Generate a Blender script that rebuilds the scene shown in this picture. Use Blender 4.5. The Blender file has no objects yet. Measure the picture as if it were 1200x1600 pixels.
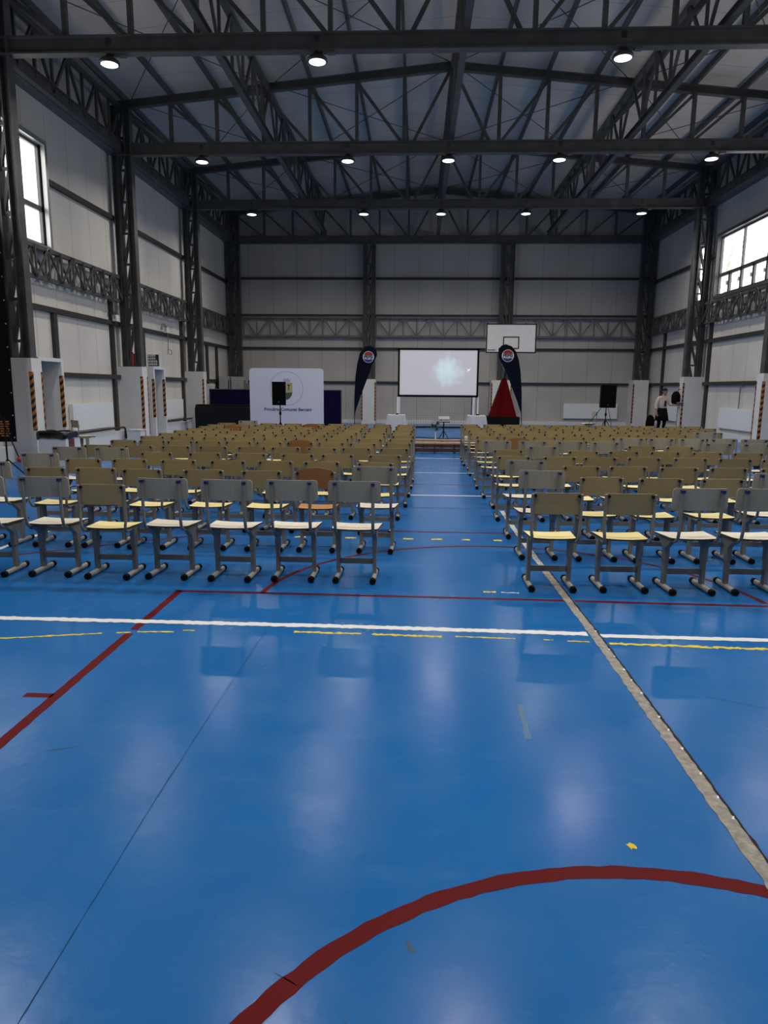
import bpy, math, random
from mathutils import Vector, Matrix
random.seed(7)
R_ = math.radians
PI = math.pi
scene = bpy.context.scene
COL = scene.collection

# ------------------------------------------------------------------ camera, sky, exposure
cam_data = bpy.data.cameras.new('camera')
cam = bpy.data.objects.new('camera', cam_data)
COL.objects.link(cam)
cam_data.sensor_fit = 'HORIZONTAL'
cam_data.sensor_width = 36.0
cam_data.lens = 36.0 * 1085.0 / 1200.0
cam_data.clip_start = 0.05
cam_data.clip_end = 300
right = Vector((0.998885, 0.046478, 0.008275))
down = Vector((0.016287, -0.174761, -0.984476))
fwd = right.cross(-down) * -1
fwd = Vector((-0.044310, 0.983513, -0.175323))
M = Matrix((right, -down, -fwd)).transposed().to_4x4()
M.translation = Vector((0, 0, 1.6))
cam.matrix_world = M
scene.camera = cam

world = bpy.data.worlds.new('overcast_sky')
scene.world = world
world.use_nodes = True
wn = world.node_tree.nodes
wn['Background'].inputs[0].default_value = (1.0, 0.975, 0.94, 1)
wn['Background'].inputs[1].default_value = 20.0

scene.view_settings.view_transform = 'Standard'
scene.view_settings.look = 'None'
scene.view_settings.gamma = 1.0
scene.view_settings.exposure = -2.4
LAMP_W = 205.0          # each high-bay lamp
try:
    scene.cycles.max_bounces = 6
    scene.cycles.sample_clamp_indirect = 4.0
    scene.cycles.use_denoising = True
except Exception:
    pass

# ------------------------------------------------------------------ materials
def mat(name, col, rough=0.6, metal=0.0, noise=0.0, nscale=8.0, bump=0.0, bscale=60.0, spec=0.5, emit=None, estr=0.0, trans=0.0, coat=0.0):
    m = bpy.data.materials.new(name)
    m.use_nodes = True
    nt = m.node_tree
    b = nt.nodes['Principled BSDF']
    b.inputs['Base Color'].default_value = (*col, 1)
    b.inputs['Roughness'].default_value = rough
    b.inputs['Metallic'].default_value = metal
    b.inputs['Specular IOR Level'].default_value = spec
    if coat:
        b.inputs['Coat Weight'].default_value = coat
    if emit:
        b.inputs['Emission Color'].default_value = (*emit, 1)
        b.inputs['Emission Strength'].default_value = estr
    if trans:
        b.inputs['Transmission Weight'].default_value = trans
    if noise or bump:
        tc = nt.nodes.new('ShaderNodeTexCoord')
    if noise:
        n = nt.nodes.new('ShaderNodeTexNoise')
        n.inputs['Scale'].default_value = nscale
        n.inputs['Detail'].default_value = 4
        nt.links.new(tc.outputs['Object'], n.inputs['Vector'])
        r = nt.nodes.new('ShaderNodeMapRange')
        r.inputs['From Min'].default_value = 0.3
        r.inputs['From Max'].default_value = 0.7
        r.inputs['To Min'].default_value = 1 - noise
        r.inputs['To Max'].default_value = 1 + noise
        nt.links.new(n.outputs['Fac'], r.inputs['Value'])
        mx = nt.nodes.new('ShaderNodeVectorMath')
        mx.operation = 'SCALE'
        mx.inputs[0].default_value = col
        nt.links.new(r.outputs['Result'], mx.inputs['Scale'])
        nt.links.new(mx.outputs['Vector'], b.inputs['Base Color'])
    if bump:
        n2 = nt.nodes.new('ShaderNodeTexNoise')
        n2.inputs['Scale'].default_value = bscale
        nt.links.new(tc.outputs['Object'], n2.inputs['Vector'])
        bp = nt.nodes.new('ShaderNodeBump')
        bp.inputs['Strength'].default_value = bump
        bp.inputs['Distance'].default_value = 0.02
        nt.links.new(n2.outputs['Fac'], bp.inputs['Height'])
        nt.links.new(bp.outputs['Normal'], b.inputs['Normal'])
    return m

def panel_mat(name, col, axis, rib=0.09, joint=1.0, jdark=0.55, strength=0.35, rough=0.5):
    """profiled sandwich panel: fine ribs and a joint every metre along one axis"""
    m = mat(name, col, rough)
    nt = m.node_tree
    b = nt.nodes['Principled BSDF']
    tc = nt.nodes.new('ShaderNodeTexCoord')
    sx = nt.nodes.new('ShaderNodeSeparateXYZ')
    nt.links.new(tc.outputs['Object'], sx.inputs[0])
    src = sx.outputs['XYZ'.index(axis)]
    def math_(op, a, bval=None):
        n = nt.nodes.new('ShaderNodeMath'); n.operation = op
        nt.links.new(a, n.inputs[0])
        if bval is not None:
            n.inputs[1].default_value = bval
        return n.outputs[0]
    s = math_('MULTIPLY', src, 2 * PI / rib)
    s = math_('SINE', s)
    bp = nt.nodes.new('ShaderNodeBump')
    bp.inputs['Strength'].default_value = strength
    bp.inputs['Distance'].default_value = 0.004
    nt.links.new(s, bp.inputs['Height'])
    nt.links.new(bp.outputs['Normal'], b.inputs['Normal'])
    f = math_('DIVIDE', src, joint)
    f = math_('FRACT', f)
    f = math_('LESS_THAN', f, 0.018)
    ns = nt.nodes.new('ShaderNodeTexNoise'); ns.inputs['Scale'].default_value = 0.7; ns.inputs['Detail'].default_value = 5
    nt.links.new(tc.outputs['Object'], ns.inputs['Vector'])
    r = nt.nodes.new('ShaderNodeMapRange')
    r.inputs['From Min'].default_value = 0.3; r.inputs['From Max'].default_value = 0.7
    r.inputs['To Min'].default_value = 0.9; r.inputs['To Max'].default_value = 1.08
    nt.links.new(ns.outputs['Fac'], r.inputs['Value'])
    v = nt.nodes.new('ShaderNodeVectorMath'); v.operation = 'SCALE'
    v.inputs[0].default_value = col
    nt.links.new(r.outputs['Result'], v.inputs['Scale'])
    mx = nt.nodes.new('ShaderNodeMix'); mx.data_type = 'RGBA'
    nt.links.new(f, mx.inputs['Factor'])
    nt.links.new(v.outputs['Vector'], mx.inputs['A'])
    mx.inputs['B'].default_value = tuple(c * jdark for c in col) + (1,)
    nt.links.new(mx.outputs['Result'], b.inputs['Base Color'])
    return m

def stripe_mat(name, a, bcol, period):
    m = mat(name, a, 0.6)
    nt = m.node_tree
    b = nt.nodes['Principled BSDF']
    tc = nt.nodes.new('ShaderNodeTexCoord')
    sx = nt.nodes.new('ShaderNodeSeparateXYZ')
    nt.links.new(tc.outputs['Object'], sx.inputs[0])
    def mm(op, x, y):
        n = nt.nodes.new('ShaderNodeMath'); n.operation = op
        nt.links.new(x, n.inputs[0])
        if isinstance(y, (int, float)):
            n.inputs[1].default_value = y
        else:
            nt.links.new(y, n.inputs[1])
        return n.outputs[0]
    t = mm('ADD', sx.outputs[0], sx.outputs[1])
    t = mm('MULTIPLY', t, 0.7)
    t = mm('SUBTRACT', sx.outputs[2], t)
    t = mm('DIVIDE', t, period)
    t = mm('FRACT', t, 0)
    t = mm('LESS_THAN', t, 0.5)
    mx = nt.nodes.new('ShaderNodeMix'); mx.data_type = 'RGBA'
    nt.links.new(t, mx.inputs['Factor'])
    mx.inputs['A'].default_value = (*a, 1); mx.inputs['B'].default_value = (*bcol, 1)
    nt.links.new(mx.outputs['Result'], b.inputs['Base Color'])
    return m

def floor_mat():
    m = mat('blue_floor_paint', (0.05, 0.2, 0.42), 0.3, spec=0.13)
    nt = m.node_tree; L = nt.links
    b = nt.nodes['Principled BSDF']
    tc = nt.nodes.new('ShaderNodeTexCoord')
    def noise(scale, detail=4, rough=0.6, stretch=None):
        n = nt.nodes.new('ShaderNodeTexNoise')
        n.inputs['Scale'].default_value = scale; n.inputs['Detail'].default_value = detail
        n.inputs['Roughness'].default_value = rough
        if stretch:
            mp = nt.nodes.new('ShaderNodeMapping'); mp.inputs['Scale'].default_value = stretch
            L.new(tc.outputs['Object'], mp.inputs['Vector']); L.new(mp.outputs['Vector'], n.inputs['Vector'])
        else:
            L.new(tc.outputs['Object'], n.inputs['Vector'])
        return n.outputs['Fac']
    def rng(x, a, c, d, e):
        r = nt.nodes.new('ShaderNodeMapRange')
        r.inputs['From Min'].default_value = a; r.inputs['From Max'].default_value = c
        r.inputs['To Min'].default_value = d; r.inputs['To Max'].default_value = e
        L.new(x, r.inputs['Value']); return r.outputs['Result']
    def mixc(f, A, B):
        mx = nt.nodes.new('ShaderNodeMix'); mx.data_type = 'RGBA'
        L.new(f, mx.inputs['Factor'])
        for s, v in (('A', A), ('B', B)):
            if isinstance(v, tuple): mx.inputs[s].default_value = (*v, 1)
            else: L.new(v, mx.inputs[s])
        return mx.outputs['Result']
    c = mixc(rng(noise(0.6, 5), 0.3, 0.7, 0, 1), (0.010, 0.119, 0.370), (0.016, 0.142, 0.420))
    c = mixc(rng(noise(3.0, 6, 0.7, (1.0, 2.5, 1)), 0.56, 0.75, 0, 0.5), c, (0.05, 0.19, 0.42))   # scuffed lighter patches
    c = mixc(rng(noise(45, 3), 0.72, 0.78, 0, 0.5), c, (0.03, 0.09, 0.2))             # small dark specks
    c = mixc(rng(noise(2.2, 8, 0.75, (9, 1, 1)), 0.69, 0.73, 0, 0.35), c, (0.025, 0.07, 0.15))   # thin scratches
    L.new(c, b.inputs['Base Color'])
    L.new(rng(noise(1.5, 6, 0.7), 0.3, 0.7, 0.13, 0.30), b.inputs['Roughness'])
    bp = nt.nodes.new('ShaderNodeBump'); bp.inputs['Strength'].default_value = 0.12; bp.inputs['Distance'].default_value = 0.01
    L.new(noise(14, 5, 0.65), bp.inputs['Height'])
    L.new(bp.outputs['Normal'], b.inputs['Normal'])
    return m

def worn_mat(name, col, under=(0.05, 0.19, 0.42), amount=0.62):
    m = mat(name, col, 0.5, spec=0.10)
    nt = m.node_tree; b = nt.nodes['Principled BSDF']
    tc = nt.nodes.new('ShaderNodeTexCoord')
    n = nt.nodes.new('ShaderNodeTexNoise'); n.inputs['Scale'].default_value = 22; n.inputs['Detail'].default_value = 6
    nt.links.new(tc.outputs['Object'], n.inputs['Vector'])
    r = nt.nodes.new('ShaderNodeMapRange'); r.inputs['From Min'].default_value = amount; r.inputs['From Max'].default_value = amount + 0.06
    nt.links.new(n.outputs['Fac'], r.inputs['Value'])
    mx = nt.nodes.new('ShaderNodeMix'); mx.data_type = 'RGBA'
    nt.links.new(r.outputs['Result'], mx.inputs['Factor'])
    mx.inputs['A'].default_value = (*col, 1); mx.inputs['B'].default_value = (*under, 1)
    nt.links.new(mx.outputs['Result'], b.inputs['Base Color'])
    return m

def wood_mat(name, c1, c2, rough=0.45, scale=(1.5, 22, 22), spec=0.4):
    m = mat(name, c1, rough, spec=spec)
    nt = m.node_tree; b = nt.nodes['Principled BSDF']
    tc = nt.nodes.new('ShaderNodeTexCoord')
    oi = nt.nodes.new('ShaderNodeObjectInfo')
    ad = nt.nodes.new('ShaderNodeVectorMath'); ad.operation = 'ADD'
    nt.links.new(tc.outputs['Object'], ad.inputs[0])
    nt.links.new(oi.outputs['Random'], ad.inputs[1])
    mp = nt.nodes.new('ShaderNodeMapping'); mp.inputs['Scale'].default_value = scale
    nt.links.new(ad.outputs['Vector'], mp.inputs['Vector'])
    n = nt.nodes.new('ShaderNodeTexNoise'); n.inputs['Scale'].default_value = 3; n.inputs['Detail'].default_value = 5
    nt.links.new(mp.outputs['Vector'], n.inputs['Vector'])
    cr = nt.nodes.new('ShaderNodeValToRGB')
    cr.color_ramp.elements[0].position = 0.3; cr.color_ramp.elements[0].color = (*c1, 1)
    cr.color_ramp.elements[1].position = 0.7; cr.color_ramp.elements[1].color = (*c2, 1)
    nt.links.new(n.outputs['Fac'], cr.inputs['Fac'])
    # slight batch-to-batch difference between pieces
    r = nt.nodes.new('ShaderNodeMapRange'); r.inputs['To Min'].default_value = 0.9; r.inputs['To Max'].default_value = 1.1
    nt.links.new(oi.outputs['Random'], r.inputs['Value'])
    v = nt.nodes.new('ShaderNodeVectorMath'); v.operation = 'SCALE'
    nt.links.new(cr.outputs['Color'], v.inputs[0]); nt.links.new(r.outputs['Result'], v.inputs['Scale'])
    nt.links.new(v.outputs['Vector'], b.inputs['Base Color'])
    return m

STEEL = mat('dark_painted_steel', (0.085, 0.083, 0.082), 0.38, noise=0.25, nscale=3, spec=0.28)
STEEL2 = mat('grey_galvanised_steel', (0.13, 0.13, 0.135), 0.5, noise=0.25, nscale=4)
GIRT = mat('brown_grey_girt_steel', (0.045, 0.043, 0.041), 0.5, noise=0.2, spec=0.2)
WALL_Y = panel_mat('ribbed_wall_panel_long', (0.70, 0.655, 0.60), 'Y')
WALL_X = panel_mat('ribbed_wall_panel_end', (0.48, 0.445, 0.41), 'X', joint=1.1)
ROOF = panel_mat('roof_panel', (0.82, 0.66, 0.53), 'Y', rib=0.25, joint=1.15, jdark=0.6, strength=0.2)
FLOOR = floor_mat()
WHITE_PAINT = mat('white_wall_paint', (0.72, 0.72, 0.72), 0.55, noise=0.05)
CASING = mat('pale_grey_painted_board', (0.74, 0.72, 0.70), 0.5, noise=0.05, nscale=2)
HAZARD = stripe_mat('hazard_tape', (0.46, 0.145, 0.018), (0.008, 0.008, 0.008), 0.16)
RADIATOR = mat('white_radiator_enamel', (0.84, 0.84, 0.84), 0.4)
RED_LINE = worn_mat('worn_red_paint', (0.11, 0.001, 0.002), amount=0.76)
WHITE_LINE = worn_mat('worn_white_paint', (0.80, 0.80, 0.78), amount=0.72)
YELLOW_LINE = worn_mat('worn_yellow_paint', (0.72, 0.56, 0.05), amount=0.62)
CONCRETE = mat('joint_concrete', (0.30, 0.275, 0.24), 0.85, noise=0.3, nscale=30, bump=0.3)
BLACK_GAP = mat('black_joint_edge', (0.01, 0.01, 0.01), 0.9)
GLASS = bpy.data.materials.new('window_glass'); GLASS.use_nodes = True
_g = GLASS.node_tree; _g.nodes.clear()
_o = _g.nodes.new('ShaderNodeOutputMaterial'); _t = _g.nodes.new('ShaderNodeBsdfTransparent'); _gl = _g.nodes.new('ShaderNodeBsdfGlossy'); _m = _g.nodes.new('ShaderNodeMixShader')
_gl.inputs['Roughness'].default_value = 0.05; _m.inputs[0].default_value = 0.06; _t.inputs[0].default_value = (0.95, 0.97, 0.97, 1)
_g.links.new(_t.outputs[0], _m.inputs[1]); _g.links.new(_gl.outputs[0], _m.inputs[2]); _g.links.new(_m.outputs[0], _o.inputs[0])
ALU = mat('grey_window_profile', (0.10, 0.10, 0.105), 0.4, metal=0.2)
FLASH = mat('bright_metal_flashing', (0.42, 0.42, 0.42), 0.35, metal=0.6)
LENS = mat('lamp_lens', (1, 1, 1), 0.4, emit=(1.0, 0.98, 0.92), estr=28.0)
LAMP_BODY = mat('lamp_housing', (0.03, 0.03, 0.032), 0.4)
WHITE_PLASTIC = mat('white_plastic', (0.85, 0.85, 0.84), 0.4)
BLACK = mat('black_plastic', (0.005, 0.005, 0.005), 0.5, spec=0.12)
BLACK_CLOTH = mat('black_fabric', (0.006, 0.006, 0.007), 0.85, bump=0.4, bscale=12, spec=0.06)
# chairs
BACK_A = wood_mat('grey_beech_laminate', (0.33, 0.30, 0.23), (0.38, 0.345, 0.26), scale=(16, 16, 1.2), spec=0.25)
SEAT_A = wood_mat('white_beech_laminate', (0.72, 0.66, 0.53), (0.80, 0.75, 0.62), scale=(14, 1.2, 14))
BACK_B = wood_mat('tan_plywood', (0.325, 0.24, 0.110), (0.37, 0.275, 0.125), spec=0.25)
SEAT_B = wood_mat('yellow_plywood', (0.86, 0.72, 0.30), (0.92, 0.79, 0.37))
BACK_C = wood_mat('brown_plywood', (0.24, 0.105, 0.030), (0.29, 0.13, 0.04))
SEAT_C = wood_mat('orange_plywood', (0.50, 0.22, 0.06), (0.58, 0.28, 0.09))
EDGE = mat('dark_seat_underside', (0.05, 0.04, 0.03), 0.7)
TUBE = mat('grey_chair_tube', (0.235, 0.215, 0.185), 0.42, metal=0.1, spec=0.3)
FOOT = mat('pale_grey_foot_tube', (0.42, 0.39, 0.345), 0.42, metal=0.1, spec=0.3)
RUBBER = mat('black_rubber', (0.006, 0.006, 0.006), 0.7, spec=0.12)
BLUECAP = mat('blue_plastic_cap', (0.010, 0.013, 0.10), 0.4)

# ------------------------------------------------------------------ mesh builder
class MB:
    def __init__(s):
        s.v = []; s.f = []; s.m = []; s.sm = []
    def add(s, vs, fs, mi=0, smooth=False):
        o = len(s.v)
        s.v += [tuple(x) for x in vs]
        for f in fs:
            s.f.append(tuple(i + o for i in f)); s.m.append(mi); s.sm.append(smooth)
        return s
    def box(s, a, b, mi=0):
        x0, y0, z0 = a; x1, y1, z1 = b
        vs = [(x0, y0, z0), (x1, y0, z0), (x1, y1, z0), (x0, y1, z0), (x0, y0, z1), (x1, y0, z1), (x1, y1, z1), (x0, y1, z1)]
        return s.add(vs, [(0, 3, 2, 1), (4, 5, 6, 7), (0, 1, 5, 4), (1, 2, 6, 5), (2, 3, 7, 6), (3, 0, 4, 7)], mi)
    def bar(s, p, q, w, h, up=(0, 0, 1), mi=0):
        p = Vector(p); q = Vector(q); d = (q - p).normalized()
        u = Vector(up); sd = d.cross(u)
        if sd.length < 1e-4:
            sd = d.cross(Vector((0, 1, 0)))
        sd.normalize(); u = sd.cross(d).normalized()
        vs = []
        for e in (p, q):
            for a, c in ((-1, -1), (1, -1), (1, 1), (-1, 1)):
                vs.append(e + sd * (a * w / 2) + u * (c * h / 2))
        return s.add(vs, [(0, 1, 2, 3), (7, 6, 5, 4), (0, 4, 5, 1), (1, 5, 6, 2), (2, 6, 7, 3), (3, 7, 4, 0)], mi)
    def ibeam(s, p, q, w, h, t=0.02, up=(0, 0, 1), mi=0):
        p = Vector(p); q = Vector(q); d = (q - p).normalized()
        sd = d.cross(Vector(up)).normalized(); u = sd.cross(d)
        s.bar(p + u * (h / 2 - t / 2), q + u * (h / 2 - t / 2), w, t, up, mi)
        s.bar(p - u * (h / 2 - t / 2), q - u * (h / 2 - t / 2), w, t, up, mi)
        s.bar(p, q, t, h - 2 * t, up, mi)
        return s
    def tube(s, path, r, n=8, mi=0, cap=True, sx=1.0):
        path = [Vector(p) for p in path]
        rs = r if isinstance(r, (list, tuple)) else [r] * len(path)
        vs = []; fs = []
        ref = None
        for i, p in enumerate(path):
            d = (path[min(i + 1, len(path) - 1)] - path[max(i - 1, 0)]).normalized()
            if ref is None:
                ref = Vector((1, 0, 0)) if abs(d.x) < 0.9 else Vector((0, 1, 0))
            a = (ref - d * ref.dot(d)).normalized(); ref = a
            b = d.cross(a)
            for k in range(n):
                t = 2 * PI * k / n
                vs.append(p + (a * math.cos(t) * sx + b * math.sin(t)) * rs[i])
        for i in range(len(path) - 1):
            for k in range(n):
                k2 = (k + 1) % n
                fs.append((i * n + k, i * n + k2, (i + 1) * n + k2, (i + 1) * n + k))
        s.add(vs, fs, mi, True)
        if cap:
            s.add(vs[:n], [tuple(range(n))[::-1]], mi)
            s.add(vs[-n:], [tuple(range(n))], mi)
        return s
    def lathe(s, prof, n=16, c=(0, 0, 0), mi=0, cap=True):
        vs = []; fs = []
        for r, z in prof:
            for k in range(n):
                t = 2 * PI * k / n
                vs.append((c[0] + r * math.cos(t), c[1] + r * math.sin(t), c[2] + z))
        for i in range(len(prof) - 1):
            for k in range(n):
                k2 = (k + 1) % n
                fs.append((i * n + k, i * n + k2, (i + 1) * n + k2, (i + 1) * n + k))
        s.add(vs, fs, mi, True)
        if cap:
            s.add(vs[:n], [tuple(range(n))[::-1]], mi)
            s.add(vs[-n:], [tuple(range(n))], mi)
        return s
    def prism(s, poly, f0, f1, mi=0):
        """poly: list of (u,v); f0/f1 map (u,v) to the two end points"""
        n = len(poly)
        vs = [f0(*p) for p in poly] + [f1(*p) for p in poly]
        s.add(vs, [tuple(range(n))[::-1], tuple(range(n, 2 * n))] + [(i, (i + 1) % n, n + (i + 1) % n, n + i) for i in range(n)], mi)
        return s
    def plate(s, xs, top, bot, fn, t, mi=0, mi_back=None, mi_edge=None):
        """a curved plate: columns at xs from bot(x) to top(x); fn(x,z,side) places a point, side 0..t"""
        n = len(xs); vs = []
        for sd in (0, t):
            for x in xs:
                vs.append(fn(x, bot(x), sd)); vs.append(fn(x, (bot(x) + top(x)) / 2, sd)); vs.append(fn(x, top(x), sd))
        o = 3 * n
        f0 = []; f1 = []; fe = []
        for i in range(n - 1):
            for k in range(2):
                a = i * 3 + k
                f0.append((a, a + 3, a + 4, a + 1)); f1.append((o + a, o + a + 1, o + a + 4, o + a + 3))
            fe.append((i * 3, o + i * 3, o + i * 3 + 3, i * 3 + 3)); fe.append((i * 3 + 2, i * 3 + 5, o + i * 3 + 5, o + i * 3 + 2))
        for i in (0, n - 1):
            for k in range(2):
                fe.append((i * 3 + k, i * 3 + k + 1, o + i * 3 + k + 1, o + i * 3 + k))
        s.add(vs, f0, mi, True)
        s.add(vs, f1, mi if mi_back is None else mi_back, True)
        s.add(vs, fe, mi if mi_edge is None else mi_edge)
        return s
    def build(s, name, mats, parent=None, loc=None):
        me = bpy.data.meshes.new(name)
        me.from_pydata(s.v, [], s.f)
        for m in (mats if isinstance(mats, (list, tuple)) else [mats]):
            me.materials.append(m)
        me.polygons.foreach_set('material_index', s.m)
        me.polygons.foreach_set('use_smooth', s.sm)
        me.update()
        o = bpy.data.objects.new(name, me)
        COL.objects.link(o)
        if loc is not None:
            o.location = loc
        if parent is not None:
            o.parent = parent
        return o

def empty(name, loc=(0, 0, 0), rz=0.0):
    o = bpy.data.objects.new(name, None)
    o.empty_display_size = 0.2
    COL.objects.link(o)
    o.location = loc; o.rotation_euler = (0, 0, rz)
    return o
def tag(o, label, cat, group=None, kind=None):
    o['label'] = label
    if cat: o['category'] = cat
    if group: o['group'] = group
    if kind: o['kind'] = kind
    return o
def struct(o, label, cat='structure', group=None):
    return tag(o, label, cat, group, 'structure')
KIDS = {}
def dup(root, loc, rz=None):
    r = root.copy(); COL.objects.link(r); r.location = loc
    if rz is not None: r.rotation_euler = (0, 0, rz)
    for ch in list(root.children):
        c = ch.copy(); COL.objects.link(c); c.parent = r
        for g in list(ch.children):
            d = g.copy(); COL.objects.link(d); d.parent = c
    return r
def rounded(w, h, r, n=5):
    pts = []
    for cx, cy, a0 in ((w / 2 - r, h / 2 - r, 0), (-w / 2 + r, h / 2 - r, 90), (-w / 2 + r, -h / 2 + r, 180), (w / 2 - r, -h / 2 + r, 270)):
        for k in range(n + 1):
            a = R_(a0 + 90 * k / n)
            pts.append((cx + r * math.cos(a), cy + r * math.sin(a)))
    return pts
def roundxs(w, r, n=4, m=6):
    xs = [-w / 2 + r - r * math.cos(R_(90 * k / n)) for k in range(n)]
    xs += [-w / 2 + r + (w - 2 * r) * k / m for k in range(m + 1)]
    xs += [-x for x in xs[:n]][::-1]
    return xs
def rnd_h(x, w, h, r):
    e = abs(x) - (w / 2 - r)
    return h / 2 if e <= 0 else h / 2 - r + math.sqrt(max(r * r - e * e, 0))
def text(s, size, parent, name, m, matrix, extrude=0.001, bold=0.0):
    cu = bpy.data.curves.new(name, 'FONT')
    cu.body = s; cu.size = size; cu.align_x = 'CENTER'; cu.align_y = 'CENTER'; cu.extrude = extrude; cu.offset = bold
    cu.materials.append(m)
    tmp = bpy.data.objects.new(name, cu); COL.objects.link(tmp)
    bpy.context.view_layer.update()
    me = bpy.data.meshes.new_from_object(tmp.evaluated_get(bpy.context.evaluated_depsgraph_get()))
    bpy.data.objects.remove(tmp)
    o = bpy.data.objects.new(name, me); COL.objects.link(o)
    o.parent = parent
    o.matrix_local = matrix
    return o

# ------------------------------------------------------------------ room shell
XL, XR = -8.72, 10.42          # wall faces
YF, YB = -3.3, 32.55           # wall behind the camera, end wall
XC = 0.82                      # ridge
FRAMES = [2.7, 8.6, 14.5, 20.4, 26.3, 32.25]
def roof_z(x): return 10.18 - 0.098 * abs(x - XC)      # top of the rafters

fl = MB().box((XL - 0.2, YF - 0.2, -0.2), (XR + 0.2, YB + 0.2, 0.0)).build('floor', FLOOR)
struct(fl, 'blue painted sports hall floor with scuffs', 'floor')

def wall_with_holes(name, x0, x1, holes, zt, m, label):
    """long wall as one mesh of boxes around its window openings"""
    b = MB(); y = YF
    for (ya, yb, za, zb) in sorted(holes):
        b.box((x0, y, 0), (x1, ya, zt)); b.box((x0, ya, 0), (x1, yb, za)); b.box((x0, ya, zb), (x1, yb, zt)); y = yb
    b.box((x0, y, 0), (x1, YB, zt))
    return struct(b.build(name, m), label, 'wall')
HL = [(12.3, 16.75, 4.78, 7.02), (3.2, 7.6, 4.78, 7.02)]
HR = [(20.65, 25.8, 4.86, 6.85), (26.75, 27.75, 4.86, 6.85), (15.0, 19.9, 4.86, 6.85), (9.1, 14.0, 4.86, 6.85), (3.2, 8.1, 4.86, 6.85)]
wall_with_holes('wall_left', XL - 0.14, XL, HL, 9.6, WALL_Y, 'long ribbed panel wall on the left with dark girts')
wall_with_holes('wall_right', XR, XR + 0.14, HR, 9.6, WALL_Y, 'long ribbed panel wall on the right with high windows')
def gable(name, y0, y1, label):
    poly = [(XL, 0), (XR, 0), (XR, roof_z(XR) + .2), (XC, roof_z(XC) + .2), (XL, roof_z(XL) + .2)]
    b = MB().prism(poly, lambda u, v: (u, y0, v), lambda u, v: (u, y1, v))
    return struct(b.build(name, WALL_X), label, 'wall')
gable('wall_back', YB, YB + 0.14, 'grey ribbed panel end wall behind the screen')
gable('wall_front', YF - 0.14, YF, 'panel end wall behind the camera')
for s, xa in ((-1, XL - 0.3), (1, XR + 0.3)):
    t = 0.17
    p = [(XC, roof_z(XC) + t), (xa, roof_z(xa) + t), (xa, roof_z(xa) + t + 0.12), (XC, roof_z(XC) + t + 0.12)]
    b = MB().prism(p, lambda u, v: (u, YF - 0.2, v), lambda u, v: (u, YB + 0.2, v))
    struct(b.build('ceiling', ROOF), 'grey roof panel slope, %s of the ridge' % ('left' if s < 0 else 'right'), 'roof')

# white plinth strips along the walls
for nm, a, b_, lab in (('baseboard_left', (XL, YF, 0), (XL + 0.22, YB, 0.33), 'white wall plinth below the left radiators'),
                       ('baseboard_right', (XR - 0.1, YF, 0), (XR, YB, 0.22), 'pale plinth along the right wall'),
                       ('baseboard_back', (XL, YB - 0.08, 0), (XR, YB, 0.16), 'pale plinth along the end wall')):
    struct(MB().box(a, b_).build(nm, WHITE_PAINT), lab, 'baseboard')

# purlins on the rafters
for k in range(-7, 8):
    x = XC + 1.283 * k
    if k == 0: continue
    z = roof_z(x) + 0.085
    o = MB().bar((x, YF, z), (x, YB, z), 0.07, 0.16).build('roof_purlin', STEEL)
    side = 'left' if k < 0 else 'right'
    ordn = ['', 'first', 'second', 'third', 'fourth', 'fifth', 'sixth', 'seventh'][abs(k)]
    struct(o, 'dark roof purlin, %s out from the ridge on the %s slope' % (ordn, side), 'purlin')

# girts on the long walls and the end wall
for side, x0, x1 in (('left', XL, XL + 0.1), ('right', XR - 0.1, XR)):
    for z, nmz in ((6.27, 'upper'), (3.36, 'middle'), (1.86, 'lower')):
        b = MB(); y = YF
        if nmz == 'upper':
            segs = []
            for (ya, yb, _, _) in sorted(HL if side == 'left' else HR):
                segs.append((y, ya - 0.1)); y = yb + 0.1
            segs.append((y, YB))
        else:
            segs = [(YF, YB)]
        for ya, yb in segs:
            if yb > ya: b.box((x0, ya, z - 0.06), (x1, yb, z + 0.06))
        struct(b.build('wall_girt', GIRT), '%s dark steel girt running along the %s wall' % (nmz, side), 'girt')
for z, nmz in ((6.45, 'topmost'), (4.84, 'second'), (3.38, 'third'), (1.86, 'lowest')):
    struct(MB().box((XL, YB - 0.1, z - 0.05), (XR, YB, z + 0.05)).build('wall_girt', GIRT), '%s steel girt across the end wall' % nmz, 'girt')
for side, x, s in (('left', XL, 1), ('right', XR, -1)):
    for y in (19.85, 16.65, 21.0, 22.1, 25.8, 28.9, 30.3) if side == 'left' else (25.75, 27.6, 30.4):
        top = (3.95 if y in (19.85, 25.8) else 3.3) if side == 'left' else 4.0
        o = MB().box((min(x, x + s * 0.09), y, 0.2), (max(x, x + s * 0.09), y + 0.16, top)).build('wall_post', GIRT)
        where = {19.85: 'left of the second lattice column', 16.65: 'above the nearer door surround', 21.0: 'just past the second lattice column',
                 22.1: 'above the farther door surround', 25.8: 'just before the third lattice column', 28.9: 'in the last bay by the cabinets', 30.3: 'in the corner of the last bay'} if side == 'left' else \
                {25.75: 'behind the third column casing', 27.6: 'behind the woman', 30.4: 'near the far corner'}
        struct(o, 'dark steel wall post on the %s wall, %s' % (side, where[y]), 'post')

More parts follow.
